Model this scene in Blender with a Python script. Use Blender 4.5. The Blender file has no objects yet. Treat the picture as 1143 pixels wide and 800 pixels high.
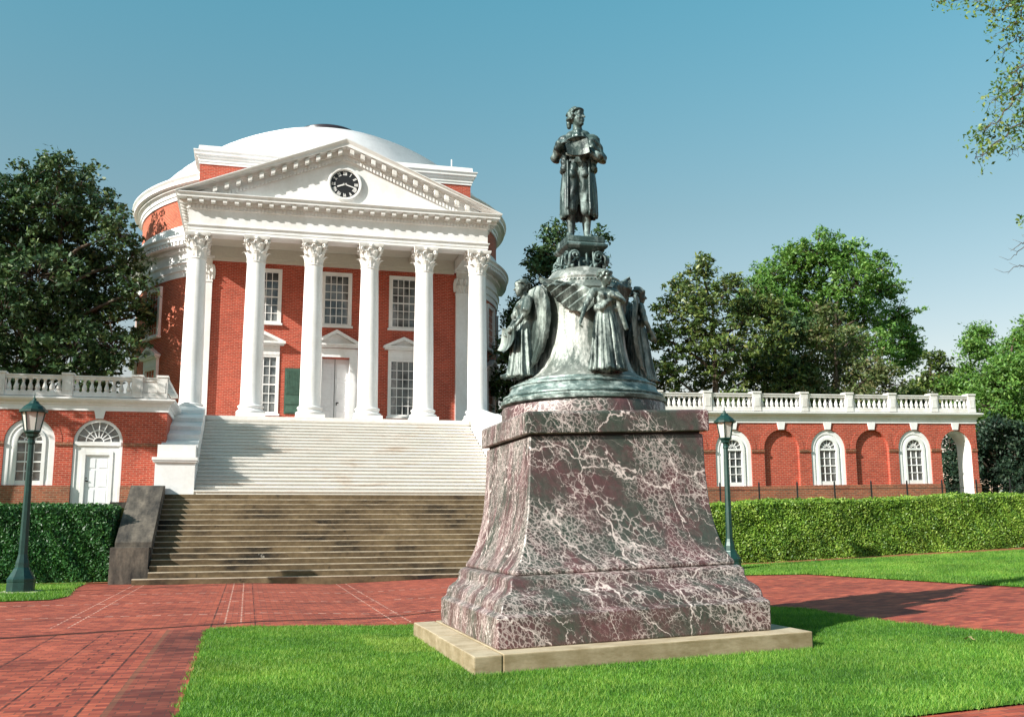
import bpy, bmesh, math, random
import numpy as np
from mathutils import Vector, Matrix, noise

random.seed(7); np.random.seed(7)
scene = bpy.context.scene
COL = scene.collection
PI = math.pi

# ------------------------------------------------------------ camera
EYE = 1.59
cam_d = bpy.data.cameras.new('camera'); cam = bpy.data.objects.new('camera', cam_d); COL.objects.link(cam)
yaw, pit, rol = 0.255978, 0.165135, -0.0049303
fv = Vector((math.sin(yaw)*math.cos(pit), math.cos(yaw)*math.cos(pit), math.sin(pit)))
r0 = Vector((math.cos(yaw), -math.sin(yaw), 0)); u0 = r0.cross(fv)
rv = r0*math.cos(rol) + u0*math.sin(rol); uv_ = -r0*math.sin(rol) + u0*math.cos(rol)
mw = Matrix((rv, uv_, -fv)).transposed().to_4x4(); mw.translation = (0, 0, EYE)
cam.matrix_world = mw
cam_d.sensor_width = 36; cam_d.lens = 36*1115.2/1143
cam_d.clip_end = 3000; cam_d.clip_start = 0.1
scene.camera = cam

# ------------------------------------------------------------ light
SUN_AZ = math.radians(67)      # light travels towards (+sin, +cos)
SUN_EL = math.radians(29.5)
world = bpy.data.worlds.new('World'); scene.world = world; world.use_nodes = True
wn = world.node_tree; wn.nodes.clear()
sky = wn.nodes.new('ShaderNodeTexSky'); sky.sky_type = 'NISHITA'; sky.sun_disc = False
sky.sun_elevation = SUN_EL; sky.sun_rotation = math.radians(180) + SUN_AZ
sky.air_density = 1.0; sky.dust_density = 0.6; sky.ozone_density = 1.6
hsv = wn.nodes.new('ShaderNodeHueSaturation'); hsv.inputs['Saturation'].default_value = 1.05
tint = wn.nodes.new('ShaderNodeMix'); tint.data_type = 'RGBA'; tint.blend_type = 'MULTIPLY'
tint.inputs['Factor'].default_value = 1.0
tc = wn.nodes.new('ShaderNodeTexCoord'); sx = wn.nodes.new('ShaderNodeSeparateXYZ'); wn.links.new(tc.outputs['Generated'], sx.inputs[0])
rp_ = wn.nodes.new('ShaderNodeValToRGB'); wn.links.new(sx.outputs[2], rp_.inputs[0])
els = rp_.color_ramp.elements; els.new(0.25); els.new(0.3)
for el_, (p_, c_) in zip(els, ((0.0, (1.02, 0.70, 0.70)), (0.12, (1.30, 0.93, 0.73)), (0.30, (1.06, 1.08, 0.80)), (0.50, (0.80, 1.42, 1.08)))): el_.position = p_; el_.color = (*[v*0.66 for v in c_], 1)
wn.links.new(rp_.outputs[0], tint.inputs['B'])
bg = wn.nodes.new('ShaderNodeBackground'); bg.inputs['Strength'].default_value = 0.145
wo = wn.nodes.new('ShaderNodeOutputWorld')
wn.links.new(sky.outputs[0], hsv.inputs['Color']); wn.links.new(hsv.outputs[0], tint.inputs['A'])
wn.links.new(tint.outputs['Result'], bg.inputs['Color']); wn.links.new(bg.outputs[0], wo.inputs[0])
sd = bpy.data.lights.new('sun', 'SUN'); sd.energy = 5.0; sd.angle = math.radians(0.5); sd.color = (1.0, 0.965, 0.90)
sun = bpy.data.objects.new('sun', sd); COL.objects.link(sun)
ldir = Vector((math.sin(SUN_AZ)*math.cos(SUN_EL), math.cos(SUN_AZ)*math.cos(SUN_EL), -math.sin(SUN_EL)))
sun.rotation_euler = ldir.to_track_quat('-Z', 'Y').to_euler(); sun.location = (-30, -20, 40)
scene.view_settings.view_transform = 'Standard'; scene.view_settings.look = 'None'
scene.view_settings.exposure = 0.75; scene.view_settings.gamma = 1.0
scene.render.engine = 'CYCLES'
scene.cycles.use_denoising = True
scene.cycles.max_bounces = 6; scene.cycles.transparent_max_bounces = 8

# ------------------------------------------------------------ material helpers
def new_mat(name, rough=0.6, spec=0.5, metal=0.0):
    m = bpy.data.materials.new(name); m.use_nodes = True
    nt = m.node_tree; b = nt.nodes['Principled BSDF']
    b.inputs['Roughness'].default_value = rough; b.inputs['Metallic'].default_value = metal
    b.inputs['Specular IOR Level'].default_value = spec
    return m, nt, b
def nd(nt, t, **kw):
    n = nt.nodes.new(t)
    for k, v in kw.items():
        if k.startswith('i_'):
            n.inputs[k[2:].replace('_', ' ')].default_value = v
        else: setattr(n, k, v)
    return n
def lk(nt, a, b): nt.links.new(a, b)
def pos(nt): return nd(nt, 'ShaderNodeNewGeometry').outputs['Position']
def uvn(nt): return nd(nt, 'ShaderNodeUVMap').outputs['UV']
def noise_n(nt, vec, scale, detail=4, rough=0.55, dist=0.0):
    n = nd(nt, 'ShaderNodeTexNoise'); n.inputs['Scale'].default_value = scale; n.inputs['Detail'].default_value = detail
    n.inputs['Roughness'].default_value = rough; n.inputs['Distortion'].default_value = dist
    if vec is not None: lk(nt, vec, n.inputs['Vector'])
    return n
def ramp(nt, fac, stops, interp='LINEAR'):
    r = nd(nt, 'ShaderNodeValToRGB'); r.color_ramp.interpolation = interp
    e = r.color_ramp.elements
    while len(e) < len(stops): e.new(0.5)
    for el, (p, c) in zip(e, stops):
        el.position = p; el.color = (c, c, c, 1) if isinstance(c, (int, float)) else (*c, 1)
    lk(nt, fac, r.inputs[0]); return r.outputs[0]
def mixc(nt, fac, a, b, blend='MIX'):
    m = nd(nt, 'ShaderNodeMix', data_type='RGBA', blend_type=blend)
    for k, x in (('Factor', fac), ('A', a), ('B', b)):
        if isinstance(x, (int, float)): m.inputs[k].default_value = x
        elif isinstance(x, tuple): m.inputs[k].default_value = (*x, 1)
        else: lk(nt, x, m.inputs[k])
    return m.outputs['Result']
def mth(nt, op, a, b=0.0, c=None, clamp=False):
    m = nd(nt, 'ShaderNodeMath', operation=op, use_clamp=clamp)
    for i, x in enumerate((a, b, c)):
        if x is None: continue
        if isinstance(x, (int, float)): m.inputs[i].default_value = x
        else: lk(nt, x, m.inputs[i])
    return m.outputs[0]
def vmap(nt, vec, scale=(1, 1, 1), rot=(0, 0, 0), loc=(0, 0, 0)):
    m = nd(nt, 'ShaderNodeMapping'); m.inputs['Scale'].default_value = scale
    m.inputs['Rotation'].default_value = rot; m.inputs['Location'].default_value = loc
    lk(nt, vec, m.inputs['Vector']); return m.outputs[0]
def bump(nt, b, h, strength=0.3, dist=0.02):
    n = nd(nt, 'ShaderNodeBump'); n.inputs['Strength'].default_value = strength; n.inputs['Distance'].default_value = dist
    lk(nt, h, n.inputs['Height']); lk(nt, n.outputs[0], b.inputs['Normal'])

MAT = {}
def brick_mat(name, c1, c2, mortar, stain=0.35, bw=0.215, rh=0.073, ms=0.010):
    m, nt, b = new_mat(name, 0.85, 0.3)
    u = uvn(nt)
    br = nd(nt, 'ShaderNodeTexBrick'); br.offset = 0.5
    br.inputs['Scale'].default_value = 1; br.inputs['Brick Width'].default_value = bw; br.inputs['Row Height'].default_value = rh
    br.inputs['Mortar Size'].default_value = ms; br.inputs['Mortar Smooth'].default_value = 0.2; br.inputs['Bias'].default_value = -0.1
    br.inputs['Color1'].default_value = (*c1, 1); br.inputs['Color2'].default_value = (*c2, 1); br.inputs['Mortar'].default_value = (*mortar, 1)
    lk(nt, u, br.inputs['Vector'])
    n1 = noise_n(nt, pos(nt), 0.9, 5, 0.6)
    n2 = noise_n(nt, u, 9, 2)
    v = ramp(nt, n1.outputs[0], [(0.3, 0.72), (0.5, 0.98), (0.72, 1.12)])
    c = mixc(nt, stain*2, br.outputs[0], v, 'MULTIPLY')
    v2 = ramp(nt, n2.outputs[0], [(0.3, 0.75), (0.7, 1.2)])
    c = mixc(nt, 0.7, c, v2, 'MULTIPLY')
    lk(nt, c, b.inputs['Base Color'])
    bump(nt, b, br.outputs['Fac'], -0.4, 0.01)
    MAT[name] = m; return m
brick_mat('brick', (0.46, 0.066, 0.034), (0.31, 0.040, 0.022), (0.44, 0.20, 0.14))
brick_mat('drum_brick', (0.48, 0.092, 0.040), (0.33, 0.052, 0.026), (0.48, 0.25, 0.17))
brick_mat('plinth_brick', (0.33, 0.09, 0.045), (0.17, 0.06, 0.035), (0.28, 0.19, 0.12), 0.5)

def white_mat(name, col, dirt, dirt_amt=0.5, rough=0.55, scale=1.2):
    m, nt, b = new_mat(name, rough, 0.4)
    n = noise_n(nt, vmap(nt, pos(nt), (1, 1, 0.45)), scale, 6, 0.62)
    n2 = noise_n(nt, pos(nt), scale*7, 4, 0.6)
    f = ramp(nt, n.outputs[0], [(0.42, 0.0), (0.75, 1.0)])
    f = mth(nt, 'MULTIPLY', f, dirt_amt)
    c = mixc(nt, f, col, dirt)
    c = mixc(nt, 0.5, c, ramp(nt, n2.outputs[0], [(0.3, 0.86), (0.65, 1.0)]), 'MULTIPLY')
    lk(nt, c, b.inputs['Base Color'])
    bump(nt, b, n2.outputs[0], 0.08, 0.01)
    MAT[name] = m; return m
white_mat('white_paint', (0.80, 0.79, 0.78), (0.56, 0.52, 0.46), 0.5)
white_mat('old_white', (0.76, 0.74, 0.71), (0.36, 0.30, 0.24), 0.55, 0.7, 2.0)
white_mat('roof_white', (0.80, 0.80, 0.82), (0.60, 0.60, 0.62), 0.4, 0.5)
white_mat('ceiling_cream', (0.60, 0.56, 0.48), (0.5, 0.46, 0.4), 0.3)
white_mat('door_white', (0.78, 0.78, 0.79), (0.6, 0.6, 0.62), 0.3)
white_mat('slab_stone', (0.47, 0.38, 0.26), (0.24, 0.17, 0.09), 0.85, 0.85, 3.0)

def simple(name, col, rough=0.5, metal=0.0, spec=0.5, var=0.25, scale=6):
    m, nt, b = new_mat(name, rough, spec, metal)
    n = noise_n(nt, pos(nt), scale, 4, 0.6)
    lk(nt, mixc(nt, 1.0, col, ramp(nt, n.outputs[0], [(0.3, 1-var), (0.7, 1+var)]), 'MULTIPLY'), b.inputs['Base Color'])
    MAT[name] = m; return m
simple('black', (0.008, 0.008, 0.010), 0.6)
simple('dark_iron', (0.02, 0.022, 0.022), 0.5, 0.3)
simple('lamp_green', (0.010, 0.042, 0.035), 0.42, 0.2, 0.5, 0.3)
simple('shutter_green', (0.045, 0.10, 0.07), 0.6)
simple('skylight', (0.03, 0.02, 0.025), 0.3)
simple('soil', (0.26, 0.10, 0.05), 0.95, 0, 0.1, 0.5, 5)
simple('bark', (0.10, 0.075, 0.055), 0.9, 0, 0.2, 0.5, 9)
simple('metal_door_knob', (0.02, 0.02, 0.02), 0.3, 0.8)
simple('fallen_leaf', (0.5, 0.36, 0.16), 0.7)
simple('concrete', (0.5, 0.45, 0.33), 0.9)

m, nt, b = new_mat('glass', 0.06, 0.8)   # dark panes with wavy reflections
n = noise_n(nt, pos(nt), 1.6, 3)
lk(nt, ramp(nt, n.outputs[0], [(0.4, (0.035, 0.042, 0.045)), (0.6, (0.15, 0.16, 0.16))]), b.inputs['Base Color'])
bump(nt, b, n.outputs[0], 0.25, 0.05); MAT['glass'] = m
m, nt, b = new_mat('lamp_glass', 0.15, 0.6)
b.inputs['Base Color'].default_value = (0.75, 0.74, 0.68, 1); b.inputs['Transmission Weight'].default_value = 0.35; MAT['lamp_glass'] = m

# stained brown sandstone of the lower flight
m, nt, b = new_mat('brown_stone', 0.9, 0.2)
p = pos(nt)
n1 = noise_n(nt, vmap(nt, p, (0.6, 0.8, 1.2)), 0.9, 6, 0.65); n2 = noise_n(nt, p, 7, 5, 0.6); n3 = noise_n(nt, vmap(nt, p, (1, 1, 1), (0, 0, 0), (7, 3, 1)), 2.1, 5, 0.7)
c = ramp(nt, n1.outputs[0], [(0.34, (0.030, 0.024, 0.018)), (0.46, (0.115, 0.080, 0.045)), (0.62, (0.175, 0.125, 0.070)), (0.8, (0.25, 0.185, 0.11))])
c = mixc(nt, 0.8, c, ramp(nt, n2.outputs[0], [(0.25, 0.55), (0.7, 1.15)]), 'MULTIPLY')
c = mixc(nt, ramp(nt, n3.outputs[0], [(0.70, 0.0), (0.76, 0.7)]), c, (0.5, 0.46, 0.40))
c = mixc(nt, ramp(nt, n3.outputs[0], [(0.28, 0.8), (0.38, 0.0)]), c, (0.02, 0.018, 0.015))
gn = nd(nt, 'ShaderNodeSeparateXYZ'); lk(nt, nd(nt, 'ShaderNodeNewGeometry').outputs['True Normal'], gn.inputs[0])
c = mixc(nt, mth(nt, 'MULTIPLY', mth(nt, 'GREATER_THAN', gn.outputs[2], 0.5), 0.62), c, (0.52, 0.42, 0.30))  # upward faces mixed paler, so sunlit treads are painted into the stone
lk(nt, c, b.inputs['Base Color']); bump(nt, b, n2.outputs[0], 0.4, 0.02); MAT['brown_stone'] = m
# dark weathered cheek stone
m, nt, b = new_mat('dark_stone', 0.92, 0.2)
p = pos(nt)
n1 = noise_n(nt, vmap(nt, p, (2.2, 0.8, 0.7), (0.2, 0.3, 0)), 1.3, 6, 0.65); n2 = noise_n(nt, p, 11, 5, 0.6)
c = ramp(nt, n1.outputs[0], [(0.32, (0.035, 0.032, 0.03)), (0.5, (0.10, 0.085, 0.07)), (0.7, (0.20, 0.165, 0.13))])
c = mixc(nt, 0.7, c, ramp(nt, n2.outputs[0], [(0.25, 0.6), (0.7, 1.15)]), 'MULTIPLY')
lk(nt, c, b.inputs['Base Color']); bump(nt, b, n2.outputs[0], 0.4, 0.02); MAT['dark_stone'] = m
# white marble steps with rust-coloured streaks
m, nt, b = new_mat('marble_steps', 0.7, 0.3)
p = pos(nt)
n1 = noise_n(nt, vmap(nt, p, (0.5, 1, 3)), 1.0, 6, 0.65); n2 = noise_n(nt, p, 9, 4, 0.6)
c = ramp(nt, n1.outputs[0], [(0.35, (0.70, 0.66, 0.60)), (0.55, (0.76, 0.72, 0.67)), (0.75, (0.55, 0.44, 0.34))])
c = mixc(nt, 0.6, c, ramp(nt, n2.outputs[0], [(0.25, 0.8), (0.6, 1.0)]), 'MULTIPLY')
lk(nt, c, b.inputs['Base Color']); MAT['marble_steps'] = m

# brecciated red-green marble of the pedestal
m, nt, b = new_mat('breccia_marble', 0.42, 0.5)
p = pos(nt)
nrm = Vector((0.50, 1.0, 0.38)).normalized()
dotn = nd(nt, 'ShaderNodeVectorMath', operation='DOT_PRODUCT'); lk(nt, p, dotn.inputs[0]); dotn.inputs[1].default_value = nrm
sc_ = nd(nt, 'ShaderNodeVectorMath', operation='SCALE'); sc_.inputs[0].default_value = nrm; lk(nt, mth(nt, 'MULTIPLY', dotn.outputs['Value'], 1.4), sc_.inputs['Scale'])
ad = nd(nt, 'ShaderNodeVectorMath', operation='ADD'); lk(nt, p, ad.inputs[0]); lk(nt, sc_.outputs[0], ad.inputs[1])
base_v = ad.outputs[0]
def warpv(vec, scale, amt, det=4):
    n = noise_n(nt, vec, scale, det, 0.6)
    s = nd(nt, 'ShaderNodeVectorMath', operation='SUBTRACT'); lk(nt, n.outputs['Color'], s.inputs[0]); s.inputs[1].default_value = (0.5, 0.5, 0.5)
    k = nd(nt, 'ShaderNodeVectorMath', operation='SCALE'); lk(nt, s.outputs[0], k.inputs[0]); k.inputs['Scale'].default_value = amt
    a = nd(nt, 'ShaderNodeVectorMath', operation='ADD'); lk(nt, vec, a.inputs[0]); lk(nt, k.outputs[0], a.inputs[1]); return a.outputs[0]
def veins(vec, scale, width, maskscale, m0, m1):
    v = nd(nt, 'ShaderNodeTexVoronoi', feature='DISTANCE_TO_EDGE'); v.inputs['Scale'].default_value = scale; lk(nt, vec, v.inputs['Vector'])
    mk = noise_n(nt, vec, maskscale, 3, 0.6)
    w = mth(nt, 'MULTIPLY', ramp(nt, mk.outputs[0], [(m0, 0.0), (m1, 1.0)]), width)
    d = mth(nt, 'DIVIDE', v.outputs['Distance'], mth(nt, 'ADD', w, 0.0005))
    return mth(nt, 'SUBTRACT', 1.0, mth(nt, 'POWER', mth(nt, 'MINIMUM', d, 1.0), 1.5), clamp=True)
w1 = warpv(base_v, 2.2, 0.55, 10); w2 = warpv(base_v, 4.4, 0.36, 10); w3 = warpv(base_v, 7.0, 0.2, 6)
big = veins(w1, 0.85, 0.015, 1.6, 0.36, 0.60)
mid = veins(w2, 2.6, 0.026, 1.3, 0.45, 0.66)
fine = veins(w3, 6.0, 0.065, 1.0, 0.46, 0.62)
hair = veins(warpv(base_v, 12.0, 0.1), 13.0, 0.13, 0.9, 0.46, 0.60)
cn = noise_n(nt, w1, 1.1, 5, 0.6); cn2 = noise_n(nt, w2, 4.5, 5, 0.65); cn3 = noise_n(nt, w3, 14, 4, 0.6)
c = ramp(nt, cn.outputs[0], [(0.30, (0.036, 0.052, 0.038)), (0.45, (0.058, 0.058, 0.048)), (0.54, (0.082, 0.048, 0.046)), (0.68, (0.125, 0.055, 0.058)), (0.82, (0.21, 0.12, 0.12))])
c = mixc(nt, ramp(nt, cn2.outputs[0], [(0.50, 0.0), (0.74, 0.70)]), c, (0.120, 0.036, 0.044))
c = mixc(nt, ramp(nt, cn2.outputs[0], [(0.26, 0.8), (0.42, 0.0)]), c, (0.052, 0.070, 0.052))
c = mixc(nt, 0.8, c, ramp(nt, cn3.outputs[0], [(0.3, 0.6), (0.7, 1.35)]), 'MULTIPLY')
vt = mth(nt, 'MAXIMUM', mth(nt, 'MAXIMUM', big, mth(nt, 'MULTIPLY', mid, 0.9)), mth(nt, 'MAXIMUM', mth(nt, 'MULTIPLY', fine, 0.7), mth(nt, 'MULTIPLY', hair, 0.5)))
c = mixc(nt, mth(nt, 'MULTIPLY', vt, 0.9), c, (0.74, 0.62, 0.58))
lk(nt, c, b.inputs['Base Color'])
lk(nt, ramp(nt, cn2.outputs[0], [(0.3, 0.30), (0.7, 0.6)]), b.inputs['Roughness'])
bump(nt, b, mth(nt, 'ADD', cn3.outputs[0], vt), 0.12, 0.01); MAT['breccia_marble'] = m

def bronze(name, dark, green, light, m0=0.42, m1=0.7, stre=0.35):
    m, nt, b = new_mat(name, 0.42, 0.5, 0.25)
    p = pos(nt)
    n1 = noise_n(nt, vmap(nt, p, (1, 1, stre)), 3.2, 6, 0.68); n2 = noise_n(nt, vmap(nt, p, (1, 1, stre), (0, 0, 0), (3, 5, 2)), 5.0, 6, 0.7); n3 = noise_n(nt, p, 28, 4, 0.6)
    c = mixc(nt, ramp(nt, n1.outputs[0], [(0.38, 0.0), (0.62, 1.0)]), dark, green)
    c = mixc(nt, ramp(nt, n2.outputs[0], [(m0, 0.0), (m1, 1.0)]), c, light)
    gn = nd(nt, 'ShaderNodeSeparateXYZ'); lk(nt, nd(nt, 'ShaderNodeNewGeometry').outputs['Normal'], gn.inputs[0])   # upward faces mixed paler, whitish sun highlights put into the colour
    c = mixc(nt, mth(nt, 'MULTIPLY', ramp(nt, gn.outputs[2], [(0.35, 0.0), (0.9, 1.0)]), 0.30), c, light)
    c = mixc(nt, 0.6, c, ramp(nt, n3.outputs[0], [(0.3, 0.6), (0.7, 1.25)]), 'MULTIPLY')
    lk(nt, c, b.inputs['Base Color'])
    lk(nt, ramp(nt, n2.outputs[0], [(0.35, 0.28), (0.65, 0.65)]), b.inputs['Roughness'])
    bump(nt, b, n3.outputs[0], 0.35, 0.01); MAT[name] = m
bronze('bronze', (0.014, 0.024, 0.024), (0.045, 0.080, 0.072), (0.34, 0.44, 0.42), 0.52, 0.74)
white_mat('lit_edge_stone', (0.50, 0.42, 0.32), (0.22, 0.18, 0.13), 0.9, 0.85, 2.5)  # pale stone for the tread edge strips, sunlight put into its colour
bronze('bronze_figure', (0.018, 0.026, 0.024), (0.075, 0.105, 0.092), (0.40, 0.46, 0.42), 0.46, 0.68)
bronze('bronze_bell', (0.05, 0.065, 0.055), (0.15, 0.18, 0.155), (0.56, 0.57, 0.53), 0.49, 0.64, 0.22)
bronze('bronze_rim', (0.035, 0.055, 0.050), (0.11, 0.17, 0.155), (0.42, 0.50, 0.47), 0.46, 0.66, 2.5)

def leaf_mat(name, c1, c2, c3, rough=0.5, trans=0.25, spec=0.4):
    m, nt, b = new_mat(name, rough, spec)
    sep = nd(nt, 'ShaderNodeSeparateXYZ'); lk(nt, uvn(nt), sep.inputs[0])
    c = ramp(nt, sep.outputs[0], [(0.0, c1), (0.55, c2), (1.0, c3)])
    n = noise_n(nt, pos(nt), 0.7, 3)
    c = mixc(nt, 0.8, c, ramp(nt, n.outputs[0], [(0.3, 0.7), (0.7, 1.25)]), 'MULTIPLY')
    lk(nt, c, b.inputs['Base Color'])
    tr = nd(nt, 'ShaderNodeBsdfTranslucent'); lk(nt, mixc(nt, 1.0, c, (1.2, 1.3, 0.5), 'MULTIPLY'), tr.inputs[0])
    mx = nd(nt, 'ShaderNodeMixShader'); mx.inputs[0].default_value = trans
    out = nt.nodes['Material Output']; lk(nt, b.outputs[0], mx.inputs[1]); lk(nt, tr.outputs[0], mx.inputs[2]); lk(nt, mx.outputs[0], out.inputs[0])
    MAT[name] = m
leaf_mat('magnolia_leaf', (0.016, 0.038, 0.018), (0.042, 0.088, 0.028), (0.13, 0.18, 0.06), 0.48, 0.08, 0.3)
leaf_mat('olive_leaf', (0.026, 0.055, 0.018), (0.09, 0.14, 0.032), (0.24, 0.26, 0.07), 0.4, 0.15)
leaf_mat('bright_leaf', (0.05, 0.13, 0.028), (0.125, 0.26, 0.050), (0.27, 0.40, 0.10), 0.5, 0.3)
leaf_mat('mixed_leaf', (0.05, 0.09, 0.03), (0.12, 0.16, 0.05), (0.24, 0.19, 0.10), 0.5, 0.25)
leaf_mat('dark_leaf', (0.010, 0.022, 0.014), (0.02, 0.045, 0.025), (0.05, 0.08, 0.04), 0.5, 0.1)
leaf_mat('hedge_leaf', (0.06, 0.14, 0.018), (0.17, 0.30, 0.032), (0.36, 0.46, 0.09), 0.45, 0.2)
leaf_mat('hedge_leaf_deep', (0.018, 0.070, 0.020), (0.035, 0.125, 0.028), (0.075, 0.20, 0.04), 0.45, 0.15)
leaf_mat('grass_blade', (0.045, 0.140, 0.016), (0.120, 0.280, 0.026), (0.28, 0.40, 0.07), 0.55, 0.3)
leaf_mat('sycamore_leaf', (0.05, 0.11, 0.02), (0.10, 0.19, 0.035), (0.24, 0.30, 0.07), 0.45, 0.3)

# lawn base
m, nt, b = new_mat('lawn_base', 0.95, 0.1)
n1 = noise_n(nt, pos(nt), 1.2, 5, 0.6); n2 = noise_n(nt, pos(nt), 30, 3, 0.6)
c = ramp(nt, n1.outputs[0], [(0.3, (0.045, 0.115, 0.014)), (0.7, (0.085, 0.185, 0.022))])
lk(nt, mixc(nt, 0.8, c, ramp(nt, n2.outputs[0], [(0.3, 0.6), (0.7, 1.2)]), 'MULTIPLY'), b.inputs['Base Color']); MAT['lawn_base'] = m
m, nt, b = new_mat('far_ground', 0.95, 0.1)
n1 = noise_n(nt, pos(nt), 0.3, 5, 0.6)
lk(nt, ramp(nt, n1.outputs[0], [(0.3, (0.05, 0.10, 0.02)), (0.7, (0.09, 0.13, 0.035))]), b.inputs['Base Color']); MAT['far_ground'] = m

# brick paving, with the double bands of pale and dark headers
m, nt, b = new_mat('paving', 0.82, 0.3)
p = pos(nt); sp = nd(nt, 'ShaderNodeSeparateXYZ'); lk(nt, p, sp.inputs[0]); X, Y = sp.outputs[0], sp.outputs[1]
br = nd(nt, 'ShaderNodeTexBrick'); br.offset = 0.5
for k, v in (('Scale', 1), ('Brick Width', 0.21), ('Row Height', 0.105), ('Mortar Size', 0.006), ('Mortar Smooth', 0.1), ('Bias', 0.0)): br.inputs[k].default_value = v
br.inputs['Color1'].default_value = (0.48, 0.105, 0.056, 1); br.inputs['Color2'].default_value = (0.21, 0.036, 0.026, 1); br.inputs['Mortar'].default_value = (0.15, 0.055, 0.04, 1)
lk(nt, p, br.inputs['Vector'])
n1 = noise_n(nt, p, 0.55, 6, 0.65); n2 = noise_n(nt, p, 5, 4, 0.6); n3 = noise_n(nt, vmap(nt, p, (0.5, 2.5, 1), (0, 0, 0.25)), 2.5, 5, 0.65)
c = mixc(nt, 0.9, br.outputs[0], ramp(nt, n1.outputs[0], [(0.28, (0.55, 0.50, 0.5)), (0.5, (0.98, 0.96, 0.94)), (0.75, (1.2, 1.2, 1.2))]), 'MULTIPLY')
c = mixc(nt, 0.75, c, ramp(nt, n2.outputs[0], [(0.3, 0.72), (0.7, 1.18)]), 'MULTIPLY')
c = mixc(nt, ramp(nt, n3.outputs[0], [(0.56, 0.0), (0.75, 0.30)]), c, (0.50, 0.24, 0.16))
c = mixc(nt, ramp(nt, n3.outputs[0], [(0.28, 0.6), (0.44, 0.0)]), c, (0.09, 0.035, 0.03))
def band(coord, centre, half):
    return mth(nt, 'LESS_THAN', mth(nt, 'ABSOLUTE', mth(nt, 'SUBTRACT', coord, centre)), half)
def dash(coord, period, duty, n=None):
    return mth(nt, 'LESS_THAN', mth(nt, 'FRACT', mth(nt, 'DIVIDE', coord, period)), duty)
wear = ramp(nt, noise_n(nt, p, 3.0, 4, 0.7).outputs[0], [(0.40, 0.25), (0.56, 1.0)])
pale = None
far = mth(nt, 'MULTIPLY', mth(nt, 'GREATER_THAN', Y, 17.6), mth(nt, 'LESS_THAN', X, 5.0))
for cx_ in (-2.85, -0.18, 2.67):
    for o in (-0.13, 0.13):
        l = mth(nt, 'MULTIPLY', mth(nt, 'MULTIPLY', band(X, cx_+o, 0.014), dash(Y, 0.30, 0.62)), far)
        pale = l if pale is None else mth(nt, 'MAXIMUM', pale, l)
for cy_ in (19.7, 22.9, 25.9):
    l = mth(nt, 'MULTIPLY', band(Y, cy_, 0.04), dash(X, 0.27, 0.55)); l = mth(nt, 'MULTIPLY', l, mth(nt, 'LESS_THAN', X, 6.0))
    pale = mth(nt, 'MAXIMUM', pale, l)
c = mixc(nt, mth(nt, 'MULTIPLY', pale, wear), c, (0.60, 0.36, 0.28))
dark = None
near = mth(nt, 'LESS_THAN', Y, 16.6)
for o, dd in ((-0.33, 1.0), (-0.10, 0.55), (0.12, 0.55), (0.36, 1.0)):
    l = mth(nt, 'MULTIPLY', band(X, -1.72+o, 0.014), near)
    if dd < 1: l = mth(nt, 'MULTIPLY', l, dash(Y, 0.42, dd))
    dark = l if dark is None else mth(nt, 'MAXIMUM', dark, l)
dark = mth(nt, 'MAXIMUM', dark, mth(nt, 'MULTIPLY', band(X, -2.70, 0.015), near))
for o in (-0.33, 0.36): dark = mth(nt, 'MAXIMUM', dark, mth(nt, 'MULTIPLY', band(X, -0.18+o, 0.012), mth(nt, 'GREATER_THAN', Y, 17.0)))
c = mixc(nt, mth(nt, 'MULTIPLY', dark, mth(nt, 'MULTIPLY', wear, 0.9)), c, (0.02, 0.01, 0.01))
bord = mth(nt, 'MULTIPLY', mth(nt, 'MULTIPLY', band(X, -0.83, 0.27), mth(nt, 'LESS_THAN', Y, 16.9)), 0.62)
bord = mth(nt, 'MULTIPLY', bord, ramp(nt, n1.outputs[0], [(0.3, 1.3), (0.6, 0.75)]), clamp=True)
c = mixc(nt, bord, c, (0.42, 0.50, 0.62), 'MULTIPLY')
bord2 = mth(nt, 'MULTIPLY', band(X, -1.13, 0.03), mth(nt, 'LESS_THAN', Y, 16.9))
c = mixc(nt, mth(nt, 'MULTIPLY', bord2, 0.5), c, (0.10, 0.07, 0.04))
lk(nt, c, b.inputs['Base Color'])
bump(nt, b, br.outputs['Fac'], -0.5, 0.01); MAT['paving'] = m

nt = MAT['slab_stone'].node_tree; b = nt.nodes['Principled BSDF']; src = b.inputs['Base Color'].links[0].from_socket
gn = nd(nt, 'ShaderNodeSeparateXYZ'); lk(nt, nd(nt, 'ShaderNodeNewGeometry').outputs['True Normal'], gn.inputs[0]); gy = nd(nt, 'ShaderNodeSeparateXYZ'); lk(nt, nd(nt, 'ShaderNodeNewGeometry').outputs['True Normal'], gy.inputs[0])
ns = noise_n(nt, vmap(nt, pos(nt), (1, 1, 3)), 3.5, 6, 0.7)
f = mth(nt, 'MULTIPLY', mth(nt, 'LESS_THAN', gn.outputs[2], 0.5), ramp(nt, ns.outputs[0], [(0.3, 0.35), (0.7, 0.95)]))
lk(nt, mixc(nt, f, src, (0.17, 0.125, 0.060)), b.inputs['Base Color'])   # upright faces mixed towards a darker olive brown
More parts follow.
